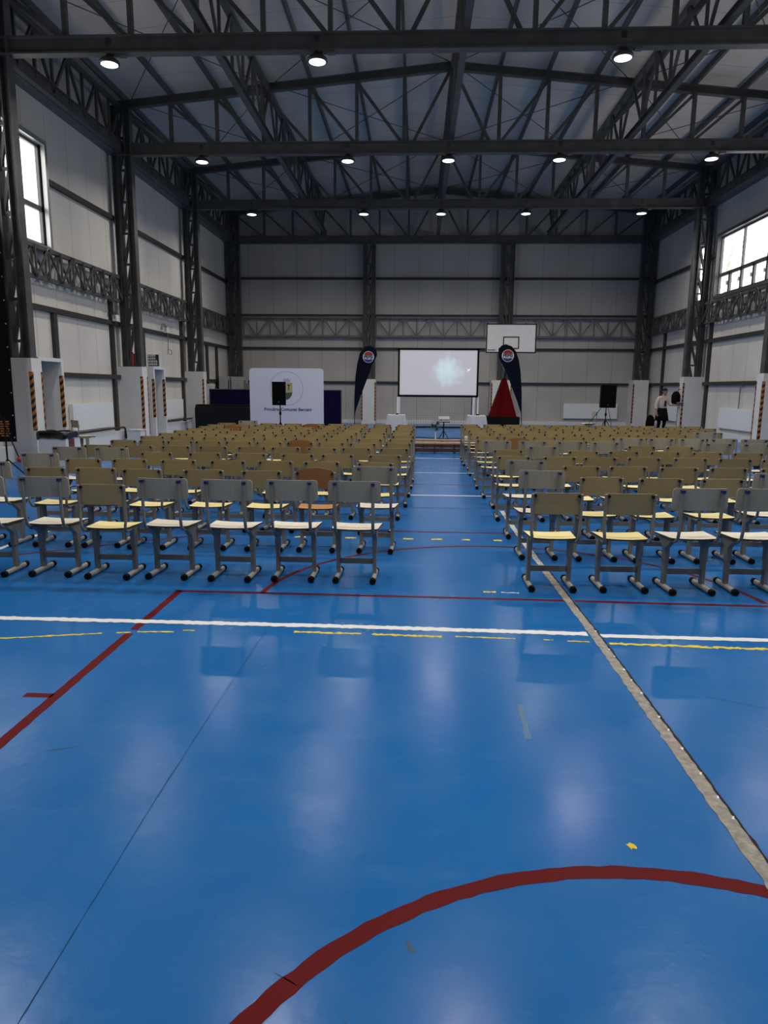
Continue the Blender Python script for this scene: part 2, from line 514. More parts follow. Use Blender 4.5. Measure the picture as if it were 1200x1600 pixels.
# lattice girders half way up the walls
def flat_lattice(b, p, q, h, nb, w=0.05, d=0.05, rail=0.06, flip=0):
    p = Vector(p); q = Vector(q); up = Vector((0, 0, h))
    for i in range(nb + 1):
        t = p.lerp(q, i / nb)
        b.bar(t, t + up, w * .7, d, up=(q - p))
        if i < nb:
            u = p.lerp(q, (i + 1) / nb)
            if (i + flip) % 2: b.bar(t, u + up, w * .7, d)
            else: b.bar(t + up, u, w * .7, d)
    return b
def wall_girder(p, q, h, nb, label, m):
    root = empty('wall_girder', p)
    p = Vector(p); q = Vector(q); d = q - p
    MB().bar((0, 0, h), d + Vector((0, 0, h)), 0.1, 0.09).build('top_rail', m, root)
    MB().bar((0, 0, 0), d, 0.1, 0.09).build('bottom_rail', m, root)
    b = flat_lattice(MB(), (0, 0, 0), d, h, nb)
    if abs(d.x) < .1: flat_lattice(b, (0.09 if p.x < 0 else -0.09, 0, 0), d + Vector((0.09 if p.x < 0 else -0.09, 0, 0)), h, nb, flip=1)
    b.build('web_lattice', m, root)
    return struct(root, label, 'girder')
bays = [(FRAMES[i], FRAMES[i + 1]) for i in range(len(FRAMES) - 1)]
bn = {8.6: 'in the bay nearest the camera', 14.5: 'between the first and second columns', 20.4: 'between the second and third columns', 26.3: 'in the last bay before the end wall', 2.7: 'beside the camera'}
for ya, yb in bays[1:]:
    wall_girder((XL + 0.16, ya + 0.1, 4.0), (XL + 0.16, yb - 0.1, 4.0), 0.66, 10, 'grey lattice girder half way up the left wall, ' + bn[ya], STEEL if ya < 26 else STEEL)
    wall_girder((XR - 0.16, ya + 0.1, 4.0), (XR - 0.16, yb - 0.1, 4.0), 0.66, 10, 'dark lattice girder below the right windows, ' + bn[ya], STEEL)
for xa, xb, w in ((-7.95, -2.5, 'left of the screen'), (-1.88, 3.6, 'behind the screen'), (4.22, 9.7, 'right of the backboard')):
    wall_girder((xa, YB - 0.18, 3.92), (xb, YB - 0.18, 3.92), 0.82, 9, 'pale lattice girder across the end wall, ' + w, STEEL2)

# lattice columns
def lattice_column(loc, depth, width, h0, h1, axis, label, pw=0.19):
    """two posts joined by rungs and diagonals; axis 'X': posts side by side across the hall"""
    root = empty('lattice_column', loc)
    ax = Vector((1, 0, 0)) if axis == 'X' else Vector((0, 1, 0))
    for k, s in enumerate((-1, 1)):
        c = ax * (s * (depth / 2 - pw / 2))
        MB().ibeam(c + Vector((0, 0, h0)), c + Vector((0, 0, h1)), width, pw, 0.022, up=ax).build('post', STEEL, root)
    b = MB(); n = int((h1 - h0) / 0.8); st = (h1 - h0) / n
    x = depth / 2 - pw
    for i in range(n):
        z0 = h0 + i * st; z1 = z0 + st
        b.bar(ax * -x + Vector((0, 0, z0)), ax * x + Vector((0, 0, z0)), 0.06, 0.06)
        a = -x if axis == 'X' and loc[0] < 0 or axis == 'Y' else x
        b.bar(ax * a + Vector((0, 0, z0)), ax * -a + Vector((0, 0, z1)), 0.07, 0.07)
    b.build('lacing_lattice', STEEL, root)
    return struct(root, label, 'column')
cn = {2.7: 'level with the camera', 8.6: 'second frame from the camera', 14.5: 'nearest in view', 20.4: 'second in view', 26.3: 'third in view', 32.25: 'in the far corner'}
for y in FRAMES:
    lattice_column((-8.29, y, 0), 0.56, 0.22, 0.0, 9.2, 'X', 'dark lattice steel column on the left wall, ' + cn[y])
    lattice_column((10.0, y, 0), 0.62, 0.22, 0.0, 9.2, 'X', 'dark lattice steel column on the right wall, ' + cn[y])
lattice_column((-2.19, YB - 0.34, 0), 0.56, 0.2, 0, 7.9, 'X', 'dark lattice column on the end wall, left of the screen')
lattice_column((3.91, YB - 0.34, 0), 0.60, 0.2, 0, 7.9, 'X', 'dark lattice column on the end wall behind the backboard')

# transverse roof trusses
fn_ = {2.7: 'over the camera', 8.6: 'just above the camera view', 14.5: 'nearest in the photo', 20.4: 'second in the photo', 26.3: 'third in the photo', 32.25: 'against the end wall'}
XA, XB = -8.5, 10.25
def roof_truss(y):
    root = empty('roof_truss', (0, y, 0))
    MB().ibeam((XA, 0, 8.06), (XB, 0, 8.06), 0.2, 0.32, 0.03).build('bottom_chord', STEEL, root)
    for xe in (XA, XB):
        MB().ibeam((xe, 0, roof_z(xe) - 0.1), (XC, 0, roof_z(XC) - 0.1), 0.16, 0.2, 0.025).build('top_chord', STEEL, root)
    for k in range(-6, 7):
        x = XC + 1.283 * k
        MB().bar((x, 0, 8.2), (x, 0, roof_z(x) - 0.18), 0.11, 0.09, up=(1, 0, 0)).build('upright', STEEL, root)
    for s in (-1, 1):
        for k in range(0, 7):
            xa, xb = XC + s * 1.283 * k, XC + s * 1.283 * (k + 1)
            if s * (xb - XC) > (8.9 if s > 0 else 9.0): xb = XC + s * 8.95
            if k == 0: p, q = (xa + s * .06, 0, roof_z(xa) - 0.2), (xb - s * .25, 0, 8.2)
            else: p, q = (xa + s * .06, 0, 8.2), (xb, 0, roof_z(xb) - 0.2)
            MB().bar(p, q, 0.075, 0.075).build('diagonal_brace', STEEL, root)
    return struct(root, 'dark steel roof truss across the hall, ' + fn_[y], 'truss')
for y in FRAMES: roof_truss(y)

# longitudinal trusses (two inner ones, the ridge, and the eaves)
def long_truss(x, z0, z1, label, nb=6, w=0.14, h=0.16, ya=FRAMES[0], yb=FRAMES[-1]):
    root = empty('longitudinal_truss', (x, 0, 0))
    MB().ibeam((0, ya, z0), (0, yb, z0), w, h, 0.02).build('bottom_chord', STEEL, root)
    MB().bar((0, ya, z1), (0, yb, z1), w * 0.8, 0.1).build('top_chord', STEEL, root)
    b = MB()
    for i in range(len(FRAMES) - 1):
        a, c = FRAMES[i], FRAMES[i + 1]
        for k in range(nb):
            y0 = a + (c - a) * k / nb; y1 = a + (c - a) * (k + 1) / nb
            if k: b.bar((0, y0, z0), (0, y0, z1), 0.06, 0.06, up=(0, 1, 0))
            if k % 2: b.bar((0, y0, z0), (0, y1, z1), 0.06, 0.06)
            else: b.bar((0, y0, z1), (0, y1, z0), 0.06, 0.06)
    b.build('web_lattice', STEEL, root)
    return struct(root, label, 'truss')
long_truss(-4.14, 8.3, roof_z(-4.14) - 0.15, 'dark lattice truss running lengthwise, left of the ridge')
long_truss(5.6, 8.3, roof_z(5.6) - 0.15, 'dark lattice truss running lengthwise, right of the ridge')
long_truss(XC, 8.3, roof_z(XC) - 0.1, 'dark lattice truss running lengthwise under the ridge')
long_truss(-8.3, 8.1, 9.15, 'dark lattice eaves truss along the top of the left wall', nb=8, h=0.3)
long_truss(10.05, 8.1, 9.12, 'dark lattice eaves truss along the top of the right wall', nb=8, h=0.3)
struct(MB().box((XL, FRAMES[0], 7.97), (XL + 0.3, YB, 8.02)).build('trim_1', STEEL2), 'grey metal eaves flashing along the left wall top', 'trim')
struct(MB().box((XR - 0.3, FRAMES[0], 7.97), (XR, YB, 8.02)).build('trim_2', STEEL2), 'grey metal eaves flashing along the right wall top', 'trim')
# thin wind-bracing rods under the roof
for i, (ya, yb) in enumerate(bays[2:]):
    for xa, xb, sd in ((-8.0, -4.2, 'left eaves'), (-4.1, XC, 'left of the ridge'), (XC, 5.5, 'right of the ridge'), (5.6, 9.7, 'right eaves')):
        b = MB()
        b.tube([(xa, ya, roof_z(xa) - .02), (xb, yb, roof_z(xb) - .02)], 0.012, 5)
        b.tube([(xb, ya, roof_z(xb) - .05), (xa, yb, roof_z(xa) - .05)], 0.012, 5)
        struct(b.build('roof_bracing_rod', STEEL), 'thin crossed bracing rods under the roof, %s, %s' % (sd, ['nearest bay', 'middle bay', 'last bay'][i]), 'bracing')

# ------------------------------------------------------------------ windows
def window(n, wallx, s, y0, y1, z0, z1, zt, nu, nl, label, trim=0.1):
    """s: +1 room lies towards +x (left wall), -1 room lies towards -x"""
    root = empty('window_%d' % n, (wallx, (y0 + y1) / 2, z0))
    cy = (y0 + y1) / 2
    def B(b, xa, ya, za, xb, yb, zb):
        xa, xb = sorted((xa * s, xb * s)); b.box((xa, ya - cy, za - z0), (xb, yb - cy, zb - z0)); return b
    b = MB()
    for ya, yb, za, zb in ((y0 - trim, y0, z0 - trim, z1 + trim), (y1, y1 + trim, z0 - trim, z1 + trim), (y0, y1, z0 - trim, z0), (y0, y1, z1, z1 + trim)):
        B(b, -0.14, ya, za, 0.1, yb, zb)
    b.build('flashing_trim', FLASH if s > 0 else ALU, root)
    b = MB(); e = 0.07
    for ya, yb, za, zb in ((y0, y0 + e, z0, z1), (y1 - e, y1, z0, z1), (y0, y1, z0, z0 + e), (y0, y1, z1 - e, z1), (y0, y1, zt - 0.06, zt + 0.06)):
        B(b, -0.10, ya, za, -0.03, yb, zb)
    for i in range(1, nu):
        y = y0 + (y1 - y0) * i / nu; B(b, -0.10, y - .035, zt, -0.03, y + .035, z1)
    for i in range(1, nl):
        y = y0 + (y1 - y0) * i / nl; B(b, -0.10, y - .06, z0, -0.03, y + .06, zt)
    b.build('window_frame', ALU, root)
    for i in range(nu):
        a, c = y0 + (y1 - y0) * i / nu, y0 + (y1 - y0) * (i + 1) / nu
        B(MB(), -0.072, a + .03, zt + .05, -0.066, c - .03, z1 - .05).build('glass_pane', GLASS, root)
    for i in range(nl):
        a, c = y0 + (y1 - y0) * i / nl, y0 + (y1 - y0) * (i + 1) / nl
        B(MB(), -0.072, a + .05, z0 + .05, -0.066, c - .05, zt - .05).build('glass_pane', GLASS, root)
        if nl > 2: B(MB(), -0.03, a + .06, (z0 + zt) / 2 - .05, 0.02, a + .085, (z0 + zt) / 2 + .07).build('window_handle', WHITE_PLASTIC, root)
    struct(root, label, 'window')
    # portal: lets the renderer find the daylight of this opening
    ld = bpy.data.lights.new('window_daylight', 'AREA'); ld.shape = 'RECTANGLE'
    ld.size = y1 - y0; ld.size_y = z1 - z0
    try: ld.cycles.is_portal = True
    except Exception: pass
    lo = bpy.data.objects.new('window_daylight', ld); COL.objects.link(lo)
    lo.location = (wallx - 0.16 * s, cy, (z0 + z1) / 2)
    lo.rotation_euler = (R_(90), 0, R_(-90 * s))
window(1, XL, 1, *HL[0][:2], *HL[0][2:], 5.62, 3, 3, 'bright grey-framed window high on the left wall behind the nearest column')
window(2, XL, 1, *HL[1][:2], *HL[1][2:], 5.62, 3, 3, 'high window on the left wall beside the camera')
window(3, XR, -1, *HR[0][:2], *HR[0][2:], 5.55, 3, 6, 'bright window high on the right wall with opening lights below')
window(4, XR, -1, *HR[1][:2], *HR[1][2:], 5.55, 1, 1, 'narrow window high on the right wall behind the third column')
window(5, XR, -1, *HR[2][:2], *HR[2][2:], 5.55, 4, 6, 'high window on the right wall in the second bay')
window(6, XR, -1, *HR[3][:2], *HR[3][2:], 5.55, 4, 6, 'high window on the right wall in the first bay')
window(7, XR, -1, *HR[4][:2], *HR[4][2:], 5.55, 4, 6, 'high window on the right wall beside the camera')

# outside: a bare tree, cables, a red strip
tr = empty('bare_tree', (14.35, 34.3, 0))
bark = mat('grey_bark', (0.5, 0.49, 0.47), 0.9, noise=0.3)
MB().tube([(0, 0, 0), (0.05, 0, 3), (0, 0.1, 6.5), (0.1, 0, 9.6)], [0.24, 0.2, 0.16, 0.05], 8).build('trunk', bark, tr)
rb = random.Random(3)
for k in range(16):
    z = 4.5 + k * 0.3; a = rb.uniform(0, 6.28); l = rb.uniform(0.9, 2.0)
    e = Vector((math.cos(a) * l, math.sin(a) * l, z + l * rb.uniform(.2, .8)))
    m_ = Vector((e.x * .5, e.y * .5, z + .2))
    MB().tube([(0, 0, z), m_, e], [0.09, 0.06, 0.02], 5).build('branch', bark, tr)
tag(tr, 'bare pollarded tree outside the right window', 'tree')
for i, (za, zb) in enumerate(((7.6, 8.3), (7.0, 6.5), (8.1, 8.9))):
    o = MB().tube([(17, 15, zb), (17, 25, (za + zb) / 2 - .2), (17, 40, za)], 0.018, 5).build('overhead_cable', STEEL2)
    tag(o, 'thin overhead cable outside the right window, %s of three' % ['middle', 'lowest', 'topmost'][i], 'cable')
o = MB().box((-9.45, 16.95, 6.1), (-9.4, 17.15, 7.4)).build('red_strip', mat('red_sheet', (0.5, 0.06, 0.06), 0.6))
MB().box((-9.46, 17.02, 0), (-9.39, 17.08, 6.1)).build('pole', STEEL2, o)
tag(o, 'red strip on a pole just outside the left window', 'sign')

# ------------------------------------------------------------------ high-bay lamps
def lamp_proto():
    root = empty('high_bay_lamp')
    MB().lathe([(0.06, 0.17), (0.075, 0.12), (0.15, 0.08), (0.19, 0.04), (0.195, 0.0), (0.18, -0.012)], 24).build('housing', LAMP_BODY, root)
    MB().lathe([(0.178, -0.008), (0.12, -0.02), (0.01, -0.026)], 24).build('lens', LENS, root)
    b = MB().tube([(0, 0, 0.15), (0, 0, 0.36)], 0.012, 6).box((-0.05, -0.02, 0.33), (0.05, 0.02, 0.46)).build('bracket', LAMP_BODY, root)
    MB().box((0.2, -0.05, 0.12), (0.34, 0.05, 0.2)).build('junction_box', STEEL2, root)
    MB().tube([(0.06, 0, 0.13), (0.13, 0, 0.19), (0.21, 0, 0.16)], 0.009, 5).build('cable', BLACK, root)
    return root
lp = lamp_proto(); first = True
LX = [-6.05, -2.0, 0.76, 3.76, 7.8]
bl = {2.7: 'row of lamps over the camera', 8.6: 'row just above the camera view', 14.5: 'nearest beam', 20.4: 'second beam', 26.3: 'third beam'}
pos = ['leftmost', 'second from the left', 'middle', 'second from the right', 'rightmost']
for y in FRAMES[:5]:
    for i, x in enumerate(LX):
        if y == 14.5 and i == 2: continue
        o = lp if first else dup(lp, (0, 0, 0)); first = False
        o.location = (x, y, 7.74)
        tag(o, 'lit round high-bay lamp, %s under the %s' % (pos[i], bl[y]), 'lamp', 'high-bay lamps under the roof beams')
        ld = bpy.data.lights.new('lamp_light', 'AREA'); ld.shape = 'DISK'; ld.size = 0.3; ld.energy = LAMP_W; ld.color = (1.0, 0.955, 0.89); ld.spread = R_(154)
        lo = bpy.data.objects.new('lamp_light', ld); COL.objects.link(lo); lo.parent = o; lo.location = (0, 0, -0.04)

# ------------------------------------------------------------------ floor markings
def strip(pts, w, name, m, label, jag=0.006, step=0.05, z=None):
    """painted line along a polyline with slightly ragged edges"""
    if z is None: z = 0.0010 if m is RED_LINE else (0.0018 if m is WHITE_LINE else 0.0014)
    P = [Vector((p[0], p[1], 0)) for p in pts]; out = [P[0]]
    for a, b in zip(P, P[1:]):
        n = max(1, int((b - a).length / step))
        out += [a.lerp(b, (k + 1) / n) for k in range(n)]
    vs = []
    for i, p in enumerate(out):
        d = (out[min(i + 1, len(out) - 1)] - out[max(i - 1, 0)]).normalized(); n = Vector((-d.y, d.x, 0))
        a = w / 2 + random.uniform(-jag, jag); b = w / 2 + random.uniform(-jag, jag)
        vs.append((p.x + n.x * a, p.y + n.y * a, z)); vs.append((p.x - n.x * b, p.y - n.y * b, z))
    fs = [(2 * i + 1, 2 * i + 3, 2 * i + 2, 2 * i) for i in range(len(out) - 1)]
    o = MB().add(vs, fs).build(name, m)
    return struct(o, label, 'floor marking')
def arc(cx, cy, r, a0, a1, n=80): return [(cx + r * math.cos(R_(a0 + (a1 - a0) * i / n)), cy + r * math.sin(R_(a0 + (a1 - a0) * i / n))) for i in range(n + 1)]
strip([(-8.0, 4.53), (-0.5, 4.505), (1.16, 4.47)], 0.07, 'floor_marking', WHITE_LINE, 'long white line in front of the chairs, left of the joint', 0.007, 0.025)
strip([(1.24, 4.44), (9.5, 4.36)], 0.062, 'floor_marking', WHITE_LINE, 'long white line in front of the chairs, right of the joint', 0.004, 0.03)
strip([(-1.86, 5.25), (-1.86, 4.34)], 0.058, 'floor_marking', RED_LINE, 'short red lane line crossing the white line', 0.003)
strip([(-1.86, 4.27), (-1.86, 0.4)], 0.058, 'floor_marking', RED_LINE, 'long red lane line running towards the lower left corner', 0.003)
strip([(-2.03, 3.33), (-1.88, 3.33)], 0.05, 'floor_marking', RED_LINE, 'short red tick beside the lane line', 0.002)
strip([(-1.89, 5.25), (1.16, 5.21)], 0.045, 'floor_marking', RED_LINE, 'red line just in front of the front chairs', 0.002)
strip([(1.24, 5.205), (3.42, 5.16)], 0.045, 'floor_marking', RED_LINE, 'red line in front of the right chairs', 0.002)
strip([(3.39, 5.16), (3.39, 0.4)], 0.05, 'floor_marking', RED_LINE, 'red lane line on the far right', 0.003)
strip(arc(0.75, 5.1, 1.95, 4, 176), 0.045, 'floor_marking', RED_LINE, 'red semicircle running under the front chairs', 0.002)
strip(arc(0.738, 0.765, 1.362, -20, 200, 120), 0.062, 'floor_marking', RED_LINE, 'large red arc at the bottom of the photo', 0.004, step=0.03)
for i, (a, b, w) in enumerate((((-2.66, 4.12), (-2.04, 4.26), .022), ((-1.95, 4.275), (-1.86, 4.29), .02), ((-1.82, 4.305), (-1.58, 4.32), .018), ((-1.53, 4.35), (-1.45, 4.355), .015),
        ((-0.79, 4.375), (-0.34, 4.37), .032), ((-0.27, 4.365), (0.19, 4.35), .03), ((0.28, 4.36), (0.67, 4.345), .018), ((0.85, 4.34), (0.91, 4.335), .012), ((1.0, 4.325), (1.14, 4.32), .016), ((1.26, 4.30), (3.2, 4.23), .036))):
    strip([a, b], w, 'floor_marking', YELLOW_LINE, 'worn yellow line fragment behind the white line, number %s from the left' % ['one', 'two', 'three', 'four', 'five', 'six', 'seven', 'eight', 'nine', 'ten'][i], w * .3, 0.02)
for i, (xa, xb) in enumerate(((-1.3, -1.18), (-0.75, -0.63), (-0.12, -0.01), (0.18, 0.3), (0.51, 0.6), (0.85, 0.94))):
    strip([(xa, 7.34), (xb, 7.345)], 0.06, 'floor_marking', YELLOW_LINE, 'short yellow dash across the aisle, %s from the left' % ['first', 'second', 'third', 'fourth', 'fifth', 'sixth'][i], 0.012, 0.02)
strip([(0.56, 5.40), (0.66, 5.40)], 0.035, 'floor_marking', YELLOW_LINE, 'small yellow dash in front of the aisle', 0.01, 0.02)
strip([(0.70, 5.39), (0.84, 5.385)], 0.018, 'floor_marking', WHITE_LINE, 'faint white dash in front of the aisle', 0.006, 0.02)
strip([(-5.5, 7.74), (6.0, 7.72)], 0.05, 'floor_marking', RED_LINE, 'thin red line across the aisle by the yellow dashes', 0.003)
strip([(-6, 10.46), (8, 10.5)], 0.06, 'floor_marking', WHITE_LINE, 'bright white line crossing the aisle half way', 0.004)
strip([(-6, 13.35), (8, 13.4)], 0.05, 'floor_marking', WHITE_LINE, 'thin white line crossing the aisle farther on', 0.004)
strip([(-6, 16.19), (8, 16.22)], 0.06, 'floor_marking', WHITE_LINE, 'white line crossing the aisle just before the benches', 0.004)
strip([(-6, 11.74), (8, 11.72)], 0.05, 'floor_marking', mat('faded_dark_red_paint', (0.10, 0.03, 0.06), 0.5), 'faded dark red line crossing the aisle', 0.004)
strip([(-6, 9.36), (8, 9.34)], 0.025, 'floor_marking', mat('dark_seam', (0.02, 0.06, 0.15), 0.6), 'dark seam crossing the aisle', 0.003)
strip([(-4.15, 5.6), (-4.05, 8.2)], 0.06, 'floor_marking', WHITE_LINE, 'white line under the leftmost front chairs', 0.004)
strip([(-4.4, 5.9), (-3.42, 6.58), (-2.2, 7.46)], 0.04, 'floor_marking', RED_LINE, 'slanting red line under the left chairs', 0.003)
b = strip([(0.78, 2.262), (0.805, 2.272)], 0.026, 'floor_marking', YELLOW_LINE, 'small yellow paint blob above the red arc', 0.008, 0.008)
# expansion joint and the hairline crack
strip([(1.20, -1), (1.205, 2.6), (1.205, 4.4), (1.175, 6.2)], 0.062, 'floor_joint', CONCRETE, 'bare concrete joint running along the hall', 0.005, 0.04, 0.002)
strip([(1.175, 6.2), (1.16, 7.4), (1.16, 9.2)], 0.055, 'floor_joint', mat('whitened_joint', (0.55, 0.54, 0.5), 0.8, noise=0.3, nscale=20), 'whitened joint strip beside the right chairs', 0.006, 0.04, 0.002)
strip([(1.235, -1), (1.24, 2.6), (1.24, 4.4), (1.21, 6.2)], 0.012, 'floor_joint', BLACK_GAP, 'black gap along the edge of the concrete joint', 0.004, 0.04, 0.0025)
for k in range(16):
    y = 2.3 + k * 0.16 + random.uniform(-.05, .05)
    if random.random() < .75:
        strip([(1.226, y), (1.232, y + 0.02)], 0.010, 'paint_chip', WHITE_LINE, 'tiny white paint chip along the concrete joint', 0.003, 0.01, 0.003)
strip([(-0.98, 4.42), (-0.995, 3.36), (-1.0, 2.49), (-0.985, 1.2), (-0.98, 0.2)], 0.003, 'floor_crack', mat('crack_blue_grey', (0.02, 0.06, 0.13), 0.8, spec=0.1), 'hairline crack in the floor, lower left', 0.0012, 0.06, 0.001)
strip([(0.545, 3.02), (0.56, 3.38)], 0.028, 'floor_stain', mat('rubbed_grey_mark', (0.075, 0.17, 0.30), 0.5), 'rubbed grey smear on the blue floor', 0.004, 0.04, 0.001)
for i, (a, b, w) in enumerate((((-.16, 1.52), (-.04, 1.41), .004), ((-0.10, 1.50), (-0.02, 1.42), .003), ((-.30, 1.62), (-.37, 1.66), .003), ((0.0, 1.79), (0.012, 1.75), .014), ((-1.62, 2.78), (-1.5, 2.83), .006), ((1.55, 3.55), (1.95, 3.35), .004))):
    strip([a, b], w, 'floor_scuff', mat('scuff_dark', (0.03, 0.07, 0.13), 0.6), 'dark scuff mark on the blue floor', w * .3, 0.01, 0.001)

# ------------------------------------------------------------------ chairs
def chair_proto(kind):
    name = 'school_chair'
    root = empty(name)
    pw = 0.155 if kind == 'A' else 0.165       # half spacing of the legs
    # backrest
    W, H, r = (0.43, 0.172, 0.025) if kind == 'A' else (0.385, 0.172, 0.022)
    zc = 0.775 if kind == 'A' else 0.722
    yb = -0.165
    xs = roundxs(W, r)
    curve = 0.022 if kind == 'A' else 0.012
    def fn(x, z, sd): return (x, yb - curve * (1 - (x / (W / 2)) ** 2) + sd - 0.10 * (z - zc), z)
    if kind == 'C':
        top = lambda x: zc + H / 2 + 0.035 * (1 - (2 * x / W) ** 2) - max(0, abs(x) - W / 2 + r) * .6
        bot = lambda x: zc - rnd_h(x, W, H, r)
    else:
        top = lambda x: zc + rnd_h(x, W, H, r); bot = lambda x: zc - rnd_h(x, W, H, r)
    bm_, sm_ = {'A': (BACK_A, SEAT_A), 'B': (BACK_B, SEAT_B), 'C': (BACK_C, SEAT_C)}[kind]
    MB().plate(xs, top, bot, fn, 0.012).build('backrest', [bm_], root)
    # seat
    SW, SD = (0.40, 0.375) if kind == 'A' else (0.375, 0.365)
    ss = 0.455 if kind == 'A' else 0.435
    sxs = roundxs(SW, 0.04)
    def fs(x, y, sd):
        yy = y + 0.045
        dz = -0.022 * max(0, (y - 0.10) / 0.08) ** 2 * .5 - 0.008 * (1 - (2 * x / SW) ** 2) + (0.006 * max(0, -y - .1) / .08)
        return (x * (1 + 0.12 * (y / SD)), yy, ss + dz - sd)
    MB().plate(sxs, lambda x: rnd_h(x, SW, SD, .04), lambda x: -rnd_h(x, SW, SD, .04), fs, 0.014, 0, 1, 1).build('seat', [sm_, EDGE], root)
    for s in (-1, 1):
        # back post: down from the back, round under the seat
        if kind == 'A':
            x = s * 0.155; y0 = yb - 0.034
            path = [(x, y0 - 0.006, 0.84), (x, y0, 0.72), (x, y0 + .004, 0.53), (x, y0 + 0.02, 0.462), (x, y0 + 0.06, 0.432), (x, y0 + 0.12, 0.425), (x, 0.12, 0.425)]
        else:
            x = s * 0.190; y0 = yb - 0.002
            path = [(x, y0 - .012, 0.800), (x, y0 - .002, 0.70), (x, y0 - 0.002, 0.52), (x - s * .006, y0 - 0.012, 0.462), (x - s * .012, y0 + 0.012, 0.418), (x - s * .02, y0 + 0.06, 0.405), (x - s * .025, 0.12, 0.407)]
        post = MB().tube(path, 0.0135 if kind == 'A' else 0.0125, 8, sx=1.0).build('back_post', TUBE, root)
        if kind == 'A':
            MB().box((x - .0145, y0 - 0.022, 0.828), (x + .0145, y0 + 0.012, 0.850)).build('blue_cap', BLUECAP, post)
        else:
            MB().lathe([(0.012, 0), (0.012, 0.012), (0.004, 0.016)], 8, (x - s * .022, 0, 0)).build('bolt', RUBBER, post)
            bo = post.children[0]; bo.rotation_euler = (R_(90), 0, 0); bo.location = (0, yb - 0.012, 0.785)
        # pedestal leg
        x = s * pw; zt = ss - 0.03
        lb = MB()
        lb.box((x - .015, 0.005, 0.045), (x + .015, 0.055, 0.26))
        if kind == 'A':
            lb.add([(x - .02, -0.0, 0.24), (x + .02, -0.0, 0.24), (x + .02, 0.06, 0.24), (x - .02, 0.06, 0.24),
                    (x - .02, -0.0, 0.35), (x + .02, -0.0, 0.35), (x + .02, 0.06, 0.35), (x - .02, 0.06, 0.35),
                    (x - .02, -0.10, zt), (x + .02, -0.10, zt), (x + .02, 0.15, zt), (x - .02, 0.15, zt)],
                   [(0, 3, 2, 1), (0, 1, 5, 4), (1, 2, 6, 5), (2, 3, 7, 6), (3, 0, 4, 7), (4, 5, 9, 8), (5, 6, 10, 9), (6, 7, 11, 10), (7, 4, 8, 11), (8, 9, 10, 11)])
        else:
            lb.box((x - .019, -0.002, 0.25), (x + .019, 0.062, 0.41))
        lb.build('leg', TUBE, root)
        f = MB().tube([(x, -0.165, 0.026), (x, 0.185, 0.026)], 0.024, 8, sx=0.85).build('foot', FOOT, root)
        for y in (-0.185, 0.165):
            MB().tube([(x, y, 0.027), (x, y + .004, 0.027), (x, y + .036, 0.027), (x, y + .04, 0.027)], [0.022, 0.028, 0.028, 0.022], 8, sx=1.0).build('rubber_cap', RUBBER, f)
    MB().box((-pw + .015, 0.02, 0.125), (pw - .015, 0.04, 0.172)).build('stretcher', TUBE, root)
    return root

ORD = ['aisle seat', 'second from the aisle', 'third from the aisle', 'fourth from the aisle', 'fifth from the aisle', 'sixth from the aisle', 'seventh from the aisle',
       'eighth from the aisle', 'ninth from the aisle', 'tenth from the aisle', 'eleventh from the aisle', 'twelfth from the aisle']
ROWN = ['nearest row', 'second row', 'third row', 'fourth row', 'fifth row', 'sixth row', 'seventh row', 'eighth row', 'ninth row', 'tenth row', 'eleventh row', 'twelfth row', 'thirteenth row']
DESC = {'A': 'grey-backed chair with pale seat', 'B': 'tan-backed chair with yellow seat', 'C': 'orange-brown wooden chair with arched back'}
L = [(5.71, [(-3.62, 'A'), (-3.08, 'A'), (-2.57, 'B'), (-2.07, 'A'), (-1.53, 'A'), (-1.01, 'A'), (-0.49, 'A')]),
     (6.81, [(-4.2, 'A'), (-3.64, 'B'), (-3.15, 'B'), (-2.66, 'B'), (-2.06, 'B'), (-1.48, 'B'), (-0.97, 'C'), (-0.38, 'A')]),
     (7.68, [(-4.19, 'A'), (-3.68, 'B'), (-3.16, 'B'), (-2.61, 'B'), (-2.06, 'B'), (-1.53, 'B'), (-1.03, 'B'), (-0.43, 'B')]),
     (8.54, [(-4.27, 'A'), (-3.74, 'A'), (-3.18, 'B'), (-2.59, 'B'), (-2.02, 'B'), (-1.44, 'B'), (-0.95, 'B'), (-0.38, 'B')]),
     (9.5, [(-4.35, 'B'), (-3.78, 'B'), (-3.27, 'B'), (-2.75, 'B'), (-2.22, 'B'), (-1.76, 'B'), (-1.27, 'B'), (-0.81, 'B'), (-0.3, 'B')]),
     (10.4, [(-4.37, 'B'), (-3.95, 'B'), (-3.52, 'B'), (-3.09, 'B'), (-2.64, 'B'), (-2.18, 'B'), (-1.72, 'C'), (-1.25, 'B'), (-0.78, 'B'), (-0.26, 'B')])]
